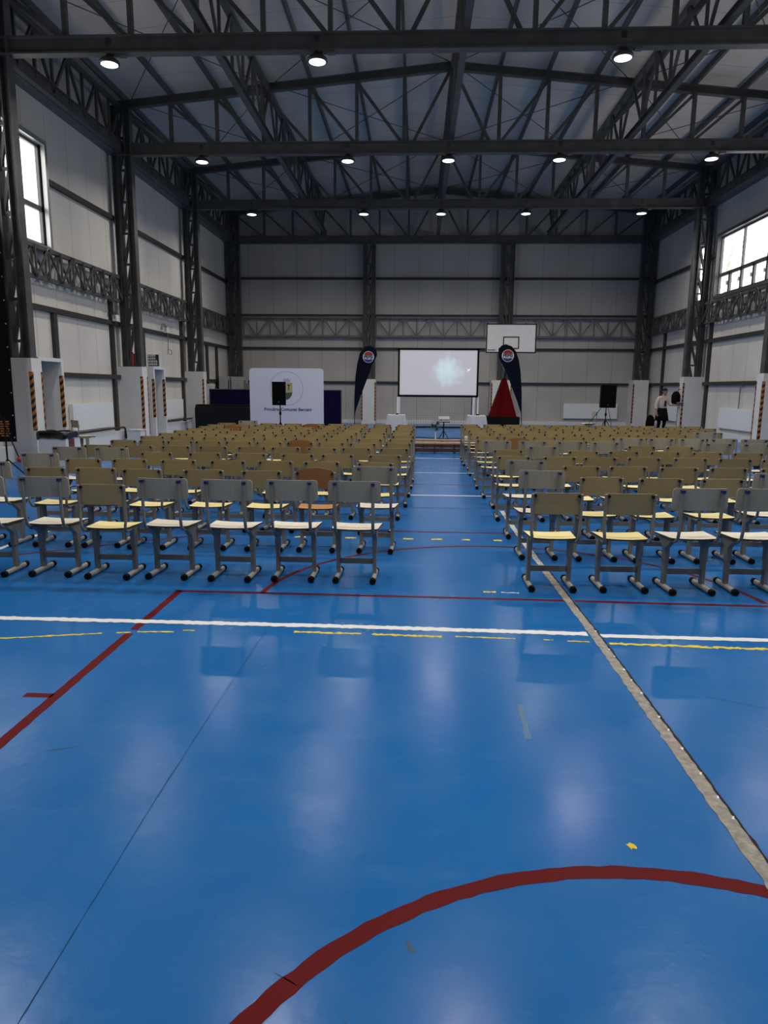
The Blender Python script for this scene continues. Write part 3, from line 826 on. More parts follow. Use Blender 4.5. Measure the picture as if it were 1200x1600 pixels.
Rr = [(5.61, [(1.11, 'B'), (1.68, 'B'), (2.2, 'A'), (2.71, 'A')]),
      (6.64, [(1.18, 'A'), (1.72, 'B'), (2.25, 'B'), (2.81, 'B'), (3.33, 'A')]),
      (7.59, [(1.18, 'A'), (1.75, 'B'), (2.25, 'B'), (2.77, 'B'), (3.28, 'B'), (3.79, 'B')]),
      (8.64, [(1.19, 'B'), (1.73, 'B'), (2.22, 'B'), (2.75, 'B'), (3.3, 'B'), (3.82, 'B'), (4.31, 'B')]),
      (9.5, [(1.23, 'B'), (1.68, 'A'), (2.22, 'B'), (2.75, 'B'), (3.28, 'B'), (3.83, 'B'), (4.35, 'B'), (4.9, 'B')]),
      (10.42, [(1.18, 'A'), (1.72, 'A'), (2.24, 'A'), (2.75, 'A'), (3.28, 'B'), (3.8, 'B'), (4.35, 'A'), (4.89, 'A')]),
      (11.35, [(1.17, 'B'), (1.62, 'C'), (2.08, 'B'), (2.52, 'B'), (2.96, 'B'), (3.4, 'A'), (3.86, 'A'), (4.33, 'A'), (4.82, 'A'), (5.31, 'A')])]
rc = random.Random(11)
for i, y in enumerate((11.28, 12.1, 12.85, 13.6, 14.3, 15.0, 15.7)):
    n = 9
    L.append((y, [(-0.24 - 0.505 * (n - 1 - k) + rc.uniform(-.03, .03), 'B') for k in range(n)]))
L[-2][1][4] = (L[-2][1][4][0], 'C'); L[-1][1][1] = (L[-1][1][1][0], 'A'); L[-3][1][1] = (L[-3][1][1][0], 'C')
for i, y in enumerate((12.2, 13.1, 13.95, 14.75, 15.5, 16.2)):
    n = 9 + i // 2
    Rr.append((y, [(1.2 + 0.505 * k + rc.uniform(-.03, .03), 'B') for k in range(n)]))
Rr[8][1][8] = (Rr[8][1][8][0], 'A')
protos = {}
def put_chair(kind, x, y, rz, label, group):
    if kind in protos:
        o = dup(protos[kind], (x, y, 0), rz)
    else:
        o = protos[kind] = chair_proto(kind); o.location = (x, y, 0); o.rotation_euler = (0, 0, rz)
    return tag(o, label, 'chair', group)
for side, rows in (('left', L), ('right', Rr)):
    for ri, (y, cs) in enumerate(rows):
        cs = sorted(cs, key=lambda c: -c[0] if side == 'left' else c[0])
        for ci, (x, k) in enumerate(cs):
            put_chair(k, x, y + rc.uniform(-.03, .03), R_(rc.uniform(-2.5, 2.5)), '%s, %s, %s of the %s block' % (DESC[k], ORD[ci], ROWN[ri], side), 'school chairs in the %s block' % side)
put_chair('B', -7.85, 16.1, R_(-42), 'tan-backed chair standing sideways beside the waste bin', 'school chairs by the walls')
# ------------------------------------------------------------------ white casings at the foot of the columns
def hazard(x, y, sx, parent, z0=0.66, z1=1.88, w=0.065):
    """tape folded round a vertical corner at (x, y); the casing lies towards (-sx, +y)"""
    b = MB()
    xa, xb = sorted((x + sx * 0.004, x - sx * w))
    b.box((xa, y - 0.004, z0), (xb, y, z1))
    xa, xb = sorted((x, x + sx * 0.004))
    b.box((xa, y, z0), (xb, y + w * .8, z1))
    return b.build('hazard_strip', HAZARD, parent)
def casing(x0, x1, y0, y1, h, strips, label):
    root = MB().box((x0, y0, 0), (x1, y1, h)).build('column_casing', CASING)
    for (x, y, sx) in strips: hazard(x, y, sx, root, 0.66 if y < 15 and x < 0 else 0.15, 1.88, 0.065 if y < 24 else 0.05)
    return tag(root, label, 'column casing', 'painted boards round the column feet')
for y, w in ((14.5, 'nearest lattice column'), (20.4, 'second lattice column'), (26.3, 'third lattice column')):
    root = casing(XL, -7.99, y - 0.15, y + 0.25, 2.16, [(-7.99, y - 0.15, 1), (-7.99, y + 0.2, 1)], 'pale boxed casing with striped edges at the foot of the %s on the left wall' % w)
    root = casing(9.66, XR, y - 0.2, y + 0.2, 2.1, [(9.66, y - 0.2, -1), (9.66, y + 0.16, -1)], 'pale boxed casing with striped edge at the foot of the %s on the right wall' % w)
casing(-2.50, -1.86, 31.8, YB - 0.02, 2.0, [(-2.50, 31.8, -1), (-1.86, 31.8, 1)], 'pale boxed casing on the end wall behind the left feather flag')
casing(3.33, 4.24, 31.8, YB - 0.02, 2.0, [(3.33, 31.8, -1), (4.24, 31.8, 1)], 'pale boxed casing on the end wall behind the red wedge')
casing(9.58, 10.25, 31.75, YB - 0.02, 2.05, [(9.58, 31.75, -1)], 'pale boxed casing in the far right corner')

def portal(y0, y1, near, label):
    root = empty('door_surround', (XL + 0.12, (y0 + y1) / 2, 0)); c = (y0 + y1) / 2
    MB().box((0, y1 - c - 0.1, 0), (0.55, y1 - c, 2.2)).build('side_panel', CASING, root)
    if near: MB().box((0, y0 - c, 0), (0.55, y0 - c + 0.1, 2.2)).build('side_panel', CASING, root)
    MB().box((0, y0 - c + (0.1 if near else 0), 2.12), (0.55, y1 - c - 0.1, 2.2)).build('lintel', WHITE_PAINT, root)
    hazard(0.55, y1 - c - 0.1, 1, root, 0.66, 1.82)
    if near: hazard(0.55, y0 - c, 1, root, 0.66, 1.82)
    MB().box((0.0, y0 - c + 0.1, 0), (0.03, y1 - c - .1, 2.12)).build('door_leaf', STEEL2, root)
    return tag(root, label, 'door surround')
portal(14.76, 15.8, False, 'pale door surround with striped edge behind the nearest casing on the left wall')
portal(21.3, 22.3, True, 'pale door surround with striped edges between second and third casings')

# ------------------------------------------------------------------ radiators
def radiator(x, y, z, w, h, rz, label, pipe=0.0):
    root = empty('radiator', (x, y, z), rz)           # local: x along, -y towards the room
    b = MB().box((-w / 2, -0.10, 0), (w / 2, -0.085, h)).box((-w / 2, -0.02, 0), (w / 2, -0.005, h))
    for k in range(int(w / 0.07)):
        xx = -w / 2 + 0.035 + k * 0.07
        b.box((xx - .02, -0.104, 0.04), (xx + .02, -0.10, h - .04))
    b.build('panel', RADIATOR, root)
    MB().box((-w / 2, -0.10, h), (w / 2, 0, h + 0.012)).build('top_grille', RADIATOR, root)
    for s in (-1, 1): MB().box((s * w / 2 - .006, -0.10, 0), (s * w / 2 + .006, 0, h)).build('side_cover', RADIATOR, root)
    MB().tube([(-w / 2 + .1, -0.05, 0), (-w / 2 + .1, -0.05, -0.06), (-w / 2 + .1, 0, -0.06)], 0.012, 6).build('valve_pipe', STEEL2, root)
    if pipe: MB().tube([(0.1, -0.04, h), (0.1, -0.04, h + pipe - .05), (0.3, -0.02, h + pipe)], 0.014, 6).build('riser_pipe', STEEL2, root)
    return tag(root, label, 'radiator', 'white panel radiators')
radiator(XL + 0.01, 18.4, 0.47, 2.35, 0.66, R_(90), 'white radiator between the first two casings on the left wall')
radiator(XL + 0.01, 24.5, 0.47, 2.2, 0.66, R_(90), 'white radiator between second and third casings on the left wall')
radiator(XR - 0.01, 23.25, 0.37, 2.4, 0.66, R_(-90), 'white radiator below the big right window', 0.75)
radiator(XR - 0.01, 29.0, 0.40, 2.2, 0.62, R_(-90), 'white radiator behind the woman')
radiator(7.93, YB - 0.01, 0.31, 2.43, 0.66, 0, 'grey-looking radiator on the end wall behind the right loudspeaker')
o = MB().tube([(XL + .25, 16.4, 0.43), (XL + .25, 19.9, 0.43), (XL + .25, 20.0, 0.36), (XL + .25, 20.02, 0.1)], 0.03, 8).build('heating_pipe', GIRT)
tag(o, 'dark heating pipe below the nearer left radiator', 'pipe')
o = MB().tube([(XL + .25, 22.5, 0.43), (XL + .25, 26.1, 0.43)], 0.03, 8).build('heating_pipe', GIRT)
tag(o, 'dark heating pipe below the farther left radiator', 'pipe')

# ------------------------------------------------------------------ left side clutter
o = MB().box((-8.32, 19.75, 0), (-7.93, 20.1, 0.36)).build('floor_box', WHITE_PAINT)
MB().box((-8.34, 19.73, 0.34), (-7.91, 20.12, 0.37)).build('lid', WHITE_PAINT, o)
tag(o, 'small white floor box in front of the second casing', 'box')
root = empty('waste_bin', (-7.29, 13.85, 0))
MB().box((-0.28, -0.22, 0), (0.28, 0.22, 0.66)).build('body', CASING, root)
b = MB(); n = 28; vs = []
rb = random.Random(5)
for j, (k, z) in enumerate(((0.98, 0.675), (1.06, 0.69), (1.10, 0.63), (1.08, 0.55))):
    for i in range(n):
        t = i / n * 4; sdi = int(t); f = t - sdi
        cs = [(-.28, -.22), (.28, -.22), (.28, .22), (-.28, .22)]
        a, c = cs[sdi], cs[(sdi + 1) % 4]
        x, y = a[0] + (c[0] - a[0]) * f, a[1] + (c[1] - a[1]) * f
        w = 1 + rb.uniform(-.02, .03) if j else 1
        vs.append((x * k * w, y * k * w, z + (rb.uniform(-.06, .03) if j == 3 else rb.uniform(-.01, .015))))
fs = [(j * n + i, j * n + (i + 1) % n, (j + 1) * n + (i + 1) % n, (j + 1) * n + i) for j in range(3) for i in range(n)]
b.add(vs, fs, 0, True); b.box((-.27, -.21, .56), (.27, .21, .62)); b.build('bin_bag', mat('black_bin_liner', (0.006, 0.006, 0.007), 0.25), root)
MB().box((0.281, -0.1, 0.30), (0.285, 0.13, 0.54)).build('notice', mat('dark_red_notice', (0.16, 0.03, 0.03), 0.6, noise=0.6, nscale=30), root)
tag(root, 'grey waste bin with black bag over its rim beside the nearest casing', 'bin')

root = empty('hanging_banner', (-8.2, 12.9, 0.54))
rb = random.Random(2)
xs = [-0.45 + 1.06 * k / 14 for k in range(15)]
MB().plate(xs, lambda x: 4.0, lambda x: 0, lambda x, z, s: (x, 0.05 * math.sin(x * 14) * (0.3 + z / 4) + s, z), 0.006).build('cloth', BLACK_CLOTH, root)
for k in range(10):
    MB().lathe([(0.014, 0), (0.014, 0.006)], 10).build('eyelet', FLASH, root)
    e = root.children[-1]; e.rotation_euler = (R_(90), 0, 0); e.location = (0.575, 0.05 * math.sin(0.575 * 14) * (0.3 + (0.1 + k * .42) / 4) - 0.004, 0.08 + k * 0.42)
b = MB()
for k in range(7): b.box((0.30 + rb.uniform(0, .04), -0.012 + 0.05 * math.sin(0.4 * 14) * .3, 0.10 + k * .045), (0.52 - rb.uniform(0, .04), -0.009 + 0.05 * math.sin(0.4 * 14) * .3, 0.125 + k * .045))
b.build('orange_print', mat('orange_print', (0.30, 0.10, 0.02), 0.7, noise=0.6, nscale=25), root)
tag(root, 'tall black banner with eyelets hanging beside the nearest left casing', 'banner')
root = empty('boom_stand', (-6.95, 11.5, 0))
MB().tube([(0, 0, 0.2), (0, 0, 1.05)], 0.014, 8).build('pole', BLACK, root)
for a in (20, 140, 260): MB().tube([(0, 0, 0.36), (0.33 * math.cos(R_(a)), 0.33 * math.sin(R_(a)), 0.012)], 0.012, 6).build('leg', BLACK, root)
MB().tube([(-0.25, 0, 1.62), (0, 0, 0.93), (0.2, 0, 0.40)], 0.011, 6).build('boom_arm', BLACK, root)
MB().lathe([(0.01, -0.05), (0.045, -0.035), (0.052, 0), (0.045, 0.035), (0.01, 0.05)], 14, (0.22, 0, 0.36)).build('red_knob', mat('red_plastic', (0.45, 0.01, 0.02), 0.3), root)
tag(root, 'black boom stand with red counterweight at the left edge of the photo', 'stand')
o = MB().lathe([(0.06, 0), (0.065, 0.02), (0.065, 0.30), (0.045, 0.36), (0.02, 0.38), (0.02, 0.42)], 14, (-8.28, 20.33, 2.161)).build('red_canister', mat('dull_red_enamel', (0.18, 0.02, 0.02), 0.5))
tag(o, 'dull red canister standing on the second left casing', 'canister')
o = MB().box((-8.27, 21.45, 2.21), (-7.93, 21.48, 2.56)).build('sign_board', mat('sign_black', (0.012, 0.012, 0.012), 0.6))
b = MB()
for r in range(4):
    z = 2.24 + r * .085; off = (3 - r) * 0.035 - .06
    b.add([(-8.255, 21.445, z), (-8.20, 21.445, z), (-8.22, 21.445, z + .06), (-8.255, 21.445, z + .06)], [(0, 1, 2, 3)])
    for k in range(4 if r < 2 else 3):
        x = -8.18 + k * .058
        b.add([(x, 21.445, z), (x + .04, 21.445, z), (x + .03, 21.445, z + .065), (x - .01, 21.445, z + .065)], [(0, 1, 2, 3)])
b.build('white_lettering', WHITE_PAINT, o)
tag(o, 'black board with slanting white marks above the farther door surround', 'sign')
for (y, z, w) in ((19.95, 3.46, 'beside the second left column'), (24.0, 3.45, 'above the farther left radiator')):
    root = empty('cable_box', (XL + 0.1, y, z))
    MB().box((0, -0.07, -0.05), (0.12, 0.07, 0.12)).build('box', WHITE_PLASTIC, root)
    b = MB()
    for k in range(3):
        r = 0.16 + .05 * k
        b.tube([(0.08, -0.25 + r * math.cos(R_(a)) * (1 + .1 * k), 0.02 + r * math.sin(R_(a)) * .8) for a in range(0, 200, 20)], 0.009, 5)
    b.build('cable_loop', BLACK, root)
    if y > 22:
        MB().tube([(0.1, 0, -0.02), (0.1, 0.02, -0.45), (0.1, -0.05, -0.75), (0.1, 0.32, -0.75), (0.1, 0.32, -0.62), (0.1, 0.0, -0.60)], 0.012, 5).build('hanging_wire', STEEL2, root)
    tag(root, 'small white junction box with looped cables %s' % w, 'junction box')

# ------------------------------------------------------------------ mats, partitions, cabinets
MATB = mat('black_vinyl', (0.008, 0.008, 0.009), 0.5, bump=0.5, bscale=3, spec=0.2)
def crash_mat(x0, x1, y, h, t, label):
    w = x1 - x0
    b = MB().plate(roundxs(w, 0.06), lambda x: h / 2 + rnd_h(x, w, h, .06), lambda x: h / 2 - rnd_h(x, w, h, .06), lambda x, z, s: (x, s + 0.02 * math.sin(x * 5 + z * 3), z), t)
    o = b.build('crash_mat', MATB, None, ((x0 + x1) / 2, y, 0))
    return tag(o, label, 'gym mat')
crash_mat(-8.0, -6.0, 25.0, 0.88, 0.3, 'black crash mat standing on edge, nearer of two, left of the white backdrop')
crash_mat(-8.1, -5.9, 25.4, 0.97, 0.25, 'black crash mat standing on edge behind the other mat')
NAVY = mat('navy_screen_fabric', (0.007, 0.005, 0.030), 0.8, noise=0.2, spec=0.05)
pl = ['leftmost, behind the black mats', 'middle, behind the white backdrop', 'rightmost, right of the white backdrop']
for k in range(3):
    x0 = -8.35 + k * 1.79
    root = empty('partition_screen', (x0, 28.0, 0))
    b = MB().box((0.03, 0, 0.08), (1.75, 0.05, 1.5))
    for i in range(12): b.box((0.06 + i * .14, -0.008, 0.1), (0.075 + i * .14, 0, 1.48))
    b.build('fabric_panel', NAVY, root)
    b = MB().box((0, -0.01, 1.5), (1.78, 0.06, 1.53)).box((0, -0.01, 0.0), (0.03, 0.06, 1.5)).box((1.75, -0.01, 0.0), (1.78, 0.06, 1.5))
    b.build('frame', mat('grey_frame', (0.12, 0.12, 0.13), 0.5), root)
    for xx in (0.2, 1.55): MB().box((xx - .02, -0.22, 0), (xx + .02, 0.28, 0.03)).build('foot', BLACK, root)
    tag(root, 'navy partition screen, %s' % pl[k], 'partition', 'navy partition screens')
CAB = mat('pale_cabinet_board', (0.34, 0.34, 0.35), 0.5, noise=0.05)
for x0, x1, z1, y, lab in ((-8.50, -8.06, 2.05, 30.0, 'pale cabinet, left of the pair behind the navy partition'), (-8.0, -7.38, 2.04, 30.1, 'pale cabinet, right of the pair behind the navy partition')):
    root = empty('storage_cabinet', (x0, y, 0)); w = x1 - x0
    MB().box((0, 0.02, 0), (w, 0.5, z1)).build('body', CAB, root)
    for a, c in ((0.01, w / 2 - .004), (w / 2 + .004, w - .01)):
        d = MB().box((a, 0, 0.05), (c, 0.018, z1 - .02)).build('door', CAB, root)
    MB().box((w - .03, -0.03, 1.3), (w - .005, 0, 1.9)).build('dark_strap', BLACK, root)
    tag(root, lab, 'cabinet')
o = MB().box((-8.60, 28.45, 0), (-8.36, 28.85, 1.62)).box((-8.62, 28.42, 1.62), (-8.34, 28.87, 1.72)).build('tall_white_box', WHITE_PAINT)
tag(o, 'narrow white lidded box behind the left end of the navy partition', 'box')
o = MB().box((-7.3, 29.6, 0), (-6.7, 30.1, 1.75)).build('brown_locker', mat('brown_board', (0.16, 0.13, 0.09), 0.6, noise=.1))
MB().box((-7.27, 29.58, .05), (-6.73, 29.6, 1.7)).build('door', mat('brown_door', (0.18, 0.145, 0.10), 0.6), o)
tag(o, 'brown locker behind the navy partition, partly behind the white backdrop', 'locker')

# ------------------------------------------------------------------ white backdrop
root = empty('fabric_backdrop', (-4.28, 23.0, 0.0))
FAB = mat('white_stretch_fabric', (0.60, 0.60, 0.70), 0.6, bump=0.25, bscale=2.2)
b = MB().prism(rounded(2.44, 2.2, 0.12), lambda u, v: (u, 0, v + 1.12), lambda u, v: (u, 0.06, v + 1.12)); b.build('fabric_cover', FAB, root)
for xx in (-1.0, 1.0): MB().box((xx - .03, -0.2, 0), (xx + .03, 0.26, 0.025)).build('foot', STEEL2, root)
BLUE_INK = mat('blue_ink', (0.045, 0.05, 0.22), 0.7); PALE_INK = mat('pale_lilac_ink', (0.36, 0.36, 0.52), 0.7)
n = 64; vs = []
for i in range(n):
    t = 2 * PI * i / n; vs += [(0.555 * math.cos(t), -0.004, 1.57 + 0.555 * math.sin(t)), (0.54 * math.cos(t), -0.004, 1.57 + 0.54 * math.sin(t))]
MB().add(vs, [(2 * i, 2 * ((i + 1) % n), 2 * ((i + 1) % n) + 1, 2 * i + 1) for i in range(n)]).build('emblem_ring', PALE_INK, root)
sh = [(-.2, 1.76), (.2, 1.76), (.2, 1.45), (.17, 1.34), (.1, 1.25), (0, 1.2), (-.1, 1.25), (-.17, 1.34), (-.2, 1.45)]
def flat(poly, y): return MB().prism(poly, lambda u, v: (u, y, v), lambda u, v: (u, y - 0.002, v))
sd = flat(sh, -0.003).build('emblem_shield', mat('gold_ink', (0.42, 0.36, 0.16), 0.7), root)
flat([(.0, 1.43), (.2, 1.45), (.17, 1.34), (.1, 1.25), (0, 1.2), (-.1, 1.25), (-.17, 1.34), (-.2, 1.45)], -0.006).build('shield_base', mat('dark_green_ink', (0.05, 0.07, 0.04), 0.7), sd)
flat([(.02, 1.70), (.14, 1.70), (.10, 1.64), (.09, 1.52), (.06, 1.50), (.06, 1.64)], -0.006).build('shield_charge', mat('brown_ink', (0.08, 0.055, 0.02), 0.7), sd)
flat([(-.1, 1.78), (.12, 1.78), (.14, 1.88), (.08, 1.84), (.05, 1.92), (0, 1.85), (-.05, 1.92), (-.08, 1.84), (-.12, 1.88)], -0.003).build('emblem_crown', PALE_INK, root)
Mtx = Matrix.Translation((0.04, -0.004, 0.885)) @ Matrix.Rotation(R_(90), 4, 'X')
text('Primăria Comunei Berceni', 0.146, root, 'lettering', BLUE_INK, Mtx, 0.001, 0.003)
tag(root, 'white fabric backdrop with round emblem and blue lettering behind the left loudspeaker', 'backdrop')

# ------------------------------------------------------------------ loudspeakers on tripods
def speaker(x, y, z0, w, h, d, label, tl):
    s = empty('loudspeaker', (x, y, z0))
    MB().prism([(-w / 2, -d / 2), (w / 2, -d / 2), (w * .36, d / 2), (-w * .36, d / 2)], lambda u, v: (u, v, 0), lambda u, v: (u, v, h)).build('cabinet', BLACK, s)
    MB().prism(rounded(w * .92, h * .94, .03), lambda u, v: (u, -d / 2 - .012, v + h / 2), lambda u, v: (u, -d / 2, v + h / 2)).build('grille', mat('speaker_grille', (0.004, 0.004, 0.004), 0.8, bump=.4, bscale=200, spec=0.05), s)
    MB().box((-.02, -d / 2 - .016, .07), (.02, -d / 2 - .012, .11)).build('badge', mat('badge_grey', (0.05, 0.05, 0.05), 0.4), s)
    tag(s, label, 'loudspeaker')
    t = empty('speaker_stand', (x, y, 0))
    MB().tube([(0, 0, 0.12), (0, 0, z0 + .0)], [0.018, 0.016], 10).build('pole', BLACK, t)
    MB().lathe([(0.03, 0), (0.034, 0.02), (0.034, 0.09), (0.03, 0.1)], 12, (0, 0, z0 - .28)).build('collar', BLACK, t)
    for a in (90, 210, 330): 
        l = MB().tube([(0, 0, 0.62), (0.42 * math.cos(R_(a)), 0.42 * math.sin(R_(a)), 0.015)], 0.012, 6).build('leg', BLACK, t)
        MB().tube([(0, 0, 0.22), (0.24 * math.cos(R_(a)), 0.24 * math.sin(R_(a)), 0.275)], 0.008, 5).build('brace', BLACK, l)
    tag(t, tl, 'speaker stand')
speaker(-3.91, 20.0, 1.10, 0.39, 0.66, 0.34, 'black loudspeaker in front of the white backdrop', 'black tripod stand under the left loudspeaker')
speaker(6.39, 24.0, 1.02, 0.52, 0.76, 0.4, 'black loudspeaker before the end wall radiator', 'black tripod stand under the right loudspeaker')
o = MB().tube([(6.22, 24.0, 1.0), (5.85, 23.9, .55), (5.6, 23.8, .02), (5.0, 23.7, .012)], 0.01, 5).tube([(6.46, 24.0, 1.0), (6.56, 24, .6), (6.66, 24.0, .02)], 0.009, 5).build('speaker_cable', BLACK)
tag(o, 'black cables hanging from the right loudspeaker', 'cable')

# ------------------------------------------------------------------ projection screen on two clothed tables
def clothed_table(x, y, label, cl):
    t = empty('side_table', (x, y, 0))
    MB().box((-.28, -.28, .73), (.28, .28, .755)).build('tabletop', WHITE_PLASTIC, t)
    for a in (-1, 1):
        for c in (-1, 1): MB().box((a * .24 - .015, c * .24 - .015, 0), (a * .24 + .015, c * .24 + .015, .73)).build('leg', STEEL2, t)
    tag(t, label, 'table')
    rr = random.Random(int(x * 10) + 40); N = 48; rings = [(0.0, .758), (.5, .758), (1.0, .758), (1.02, .74), (1.14, .5), (1.27, .28), (1.38, .06)]
    vs = [(x, y, .759)]; fs = []
    for j, (k, z) in enumerate(rings[1:]):
        for i in range(N):
            t_ = i / N * 4; sdi = int(t_); f = t_ - sdi
            cs = [(-.282, -.282), (.282, -.282), (.282, .282), (-.282, .282)]
            a, c = cs[sdi], cs[(sdi + 1) % 4]
            px, py = a[0] + (c[0] - a[0]) * f, a[1] + (c[1] - a[1]) * f
            corner = 1 - min(f, 1 - f) * 2
            fold = 1 + (0.05 * math.sin(i * 1.9) + .12 * corner ** 3) * max(0, (j - 2) / 3)
            zz = z if j < 3 else z - .0 * corner + (1 - corner) * .22 * (j - 2) / 3 * (0.6 + .3 * math.sin(i * .5))
            vs.append((x + px * k * fold, y + py * k * fold, max(zz, .02)))
    for i in range(N): fs.append((0, 1 + i, 1 + (i + 1) % N))
    for j in range(len(rings) - 2):
        for i in range(N): fs.append((1 + j * N + i, 1 + j * N + (i + 1) % N, 1 + (j + 1) * N + (i + 1) % N, 1 + (j + 1) * N + i))
    o = MB().add(vs, fs, 0, True).build('tablecloth', CLOTH)
    tag(o, cl, 'tablecloth')
CLOTH = bpy.data.materials.new('sheer_white_cloth'); CLOTH.use_nodes = True
nt = CLOTH.node_tree; pb = nt.nodes['Principled BSDF']; pb.inputs['Base Color'].default_value = (0.62, 0.62, 0.66, 1); pb.inputs['Roughness'].default_value = 0.8; pb.inputs['Alpha'].default_value = 0.62
clothed_table(-0.655, 23.0, 'small table under the left foot of the screen', 'sheer white cloth draped over the table left of the aisle')
clothed_table(1.96, 23.0, 'small table under the right foot of the screen', 'sheer white cloth draped over the table right of the aisle')
root = empty('projection_screen', (0.685, 23.0, 0.762))
SW, SZ0, SZ1 = 2.61, 0.57, 2.11
b = MB().box((-SW / 2, -0.03, SZ0), (SW / 2, 0.03, SZ0 + .07)).box((-SW / 2, -0.03, SZ1 - .05), (SW / 2, 0.03, SZ1)).box((-SW / 2, -0.03, SZ0), (-SW / 2 + .06, 0.03, SZ1)).box((SW / 2 - .06, -0.03, SZ0), (SW / 2, 0.03, SZ1))
b.box((-SW / 2 - .06, -.03, SZ1 - .02), (-SW / 2, .03, SZ1)).box((SW / 2, -.03, SZ1 - .02), (SW / 2 + .06, .03, SZ1))
b.build('black_border', BLACK_CLOTH, root)
PIC = bpy.data.materials.new('projected_picture'); PIC.use_nodes = True
nt = PIC.node_tree; Lk = nt.links; pb = nt.nodes['Principled BSDF']
pb.inputs['Base Color'].default_value = (.25, .25, .25, 1); pb.inputs['Roughness'].default_value = .9
tc = nt.nodes.new('ShaderNodeTexCoord')
def nnode(t, **kw):
    n_ = nt.nodes.new(t)
    for k, v in kw.items(): setattr(n_, k, v)
    return n_
ns = nnode('ShaderNodeTexNoise'); ns.inputs['Scale'].default_value = 4.5; ns.inputs['Detail'].default_value = 8; Lk.new(tc.outputs['Object'], ns.inputs['Vector'])
sub = nnode('ShaderNodeVectorMath', operation='SUBTRACT'); Lk.new(tc.outputs['Object'], sub.inputs[0]); sub.inputs[1].default_value = (0.30, 0, 1.40)
mulv = nnode('ShaderNodeVectorMath', operation='MULTIPLY'); Lk.new(sub.outputs[0], mulv.inputs[0]); mulv.inputs[1].default_value = (1.0, 0, 1.0)
ln = nnode('ShaderNodeVectorMath', operation='LENGTH'); Lk.new(mulv.outputs[0], ln.inputs[0])
ad = nnode('ShaderNodeMath', operation='MULTIPLY_ADD'); Lk.new(ns.outputs['Fac'], ad.inputs[0]); ad.inputs[1].default_value = 0.75; Lk.new(ln.outputs['Value'], ad.inputs[2])
cr = nnode('ShaderNodeValToRGB'); Lk.new(ad.outputs[0], cr.inputs['Fac'])
e = cr.color_ramp.elements
e[0].position = 0.50; e[0].color = (0.66, 0.83, 0.90, 1)
e[1].position = 0.95; e[1].color = (0.47, 0.46, 0.52, 1)
x = e.new(0.70); x.color = (0.58, 0.70, 0.80, 1); x = e.new(0.82); x.color = (0.52, 0.54, 0.63, 1)
Lk.new(cr.outputs['Color'], pb.inputs['Emission Color']); pb.inputs['Emission Strength'].default_value = 3.4
MB().box((-SW / 2 + .05, -0.012, SZ0 + .06), (SW / 2 - .05, 0.0, SZ1 - .04)).build('screen_surface', PIC, root)
for s in (-1, 1):
    l = MB().bar((s * 1.31, 0, 0.02), (s * 1.31, 0, SZ0 + .02), 0.034, 0.03, up=(0, 1, 0)).build('leg', WHITE_PLASTIC, root)
    MB().box((s * 1.31 - .045, -.05, 0), (s * 1.31 + .045, .05, 0.035)).build('rubber_foot', RUBBER, l)
MB().add([(.90, -.016, 1.37), (1.0, -.016, 1.42), (1.06, -.016, 1.50), (.98, -.016, 1.46), (.93, -.016, 1.50), (.95, -.016, 1.43)], [(0, 1, 2, 3, 4, 5)]).build('bright_picture_detail', mat('projected_white', (.3, .3, .3), .9, emit=(.8, .84, .88), estr=4.2), root)
tag(root, 'projection screen in black border standing on the two clothed tables', 'projection screen')

# ------------------------------------------------------------------ goal with net
root = empty('handball_goal', (0.78, 28.0, 0))
for s in (-1, 1):
    MB().box((s * 1.48 - .04, -.04, 0), (s * 1.48 + .04, .04, 2.08)).build('post', WHITE_PAINT, root)
    MB().tube([(s * 1.48, 0, 2.04), (s * 1.48, .8, 1.95), (s * 1.48, 1.25, .02)], .02, 6).build('stay', STEEL2, root)
MB().box((-1.44, -.04, 2.0), (1.44, .04, 2.08)).build('crossbar', WHITE_PAINT, root)
MB().box((-1.5, 1.22, 0.0), (1.5, 1.28, 0.05)).build('ground_bar', BLACK, root)
b = MB()
for k in range(31): x = -1.48 + k * 2.96 / 30; b.bar((x, 0.8, 1.95), (x, 1.25, .03), .009, .009)
for k in range(21): t = k / 20; b.bar((-1.48, .8 + .45 * t, 1.95 - 1.92 * t), (1.48, .8 + .45 * t, 1.95 - 1.92 * t), .009, .009)
b.build('net', mat('grey_net_cord', (0.30, 0.31, 0.30), 0.9), root)
tag(root, 'white goal with grey net behind the projection screen', 'goal')

# ------------------------------------------------------------------ basketball unit
root = empty('basketball_hoop', (3.5, 28.4, 0))
def P(b): return b
MB().box((-.66, 0, 0.03), (.66, 1.8, 0.5)).build('base', BLACK, root)
MB().add([(-.54, 0.0, .505), (.54, 0.0, .505), (.54, .75, .505), (-.54, .75, .505), (-.05, 0.25, 2.04), (.09, 0.25, 2.04), (.09, .6, 2.04), (-.05, .6, 2.04)],
         [(0, 3, 2, 1), (4, 5, 6, 7), (0, 1, 5, 4), (1, 2, 6, 5), (2, 3, 7, 6), (3, 0, 4, 7)]).build('red_padding', mat('red_vinyl_padding', (0.085, 0.001, 0.002), 0.6, spec=0.05), root)
MB().add([(-.35, 0.75, .505), (.66, 0.75, .505), (.66, 1.2, .505), (-.35, 1.2, .505), (0.0, 0.62, 2.0), (.16, 0.62, 2.0), (.16, .8, 2.0), (0, .8, 2.0)],
         [(0, 3, 2, 1), (4, 5, 6, 7), (0, 1, 5, 4), (1, 2, 6, 5), (2, 3, 7, 6), (3, 0, 4, 7)]).build('rear_frame', CASING, root)
MB().bar((0.02, 0.4, 2.02), (-.07, -2.02, 3.42), .1, .14).build('boom', STEEL, root)
MB().bar((0.02, 0.9, 1.9), (-.07, -1.9, 3.1), .05, .05).build('lower_boom', STEEL, root)
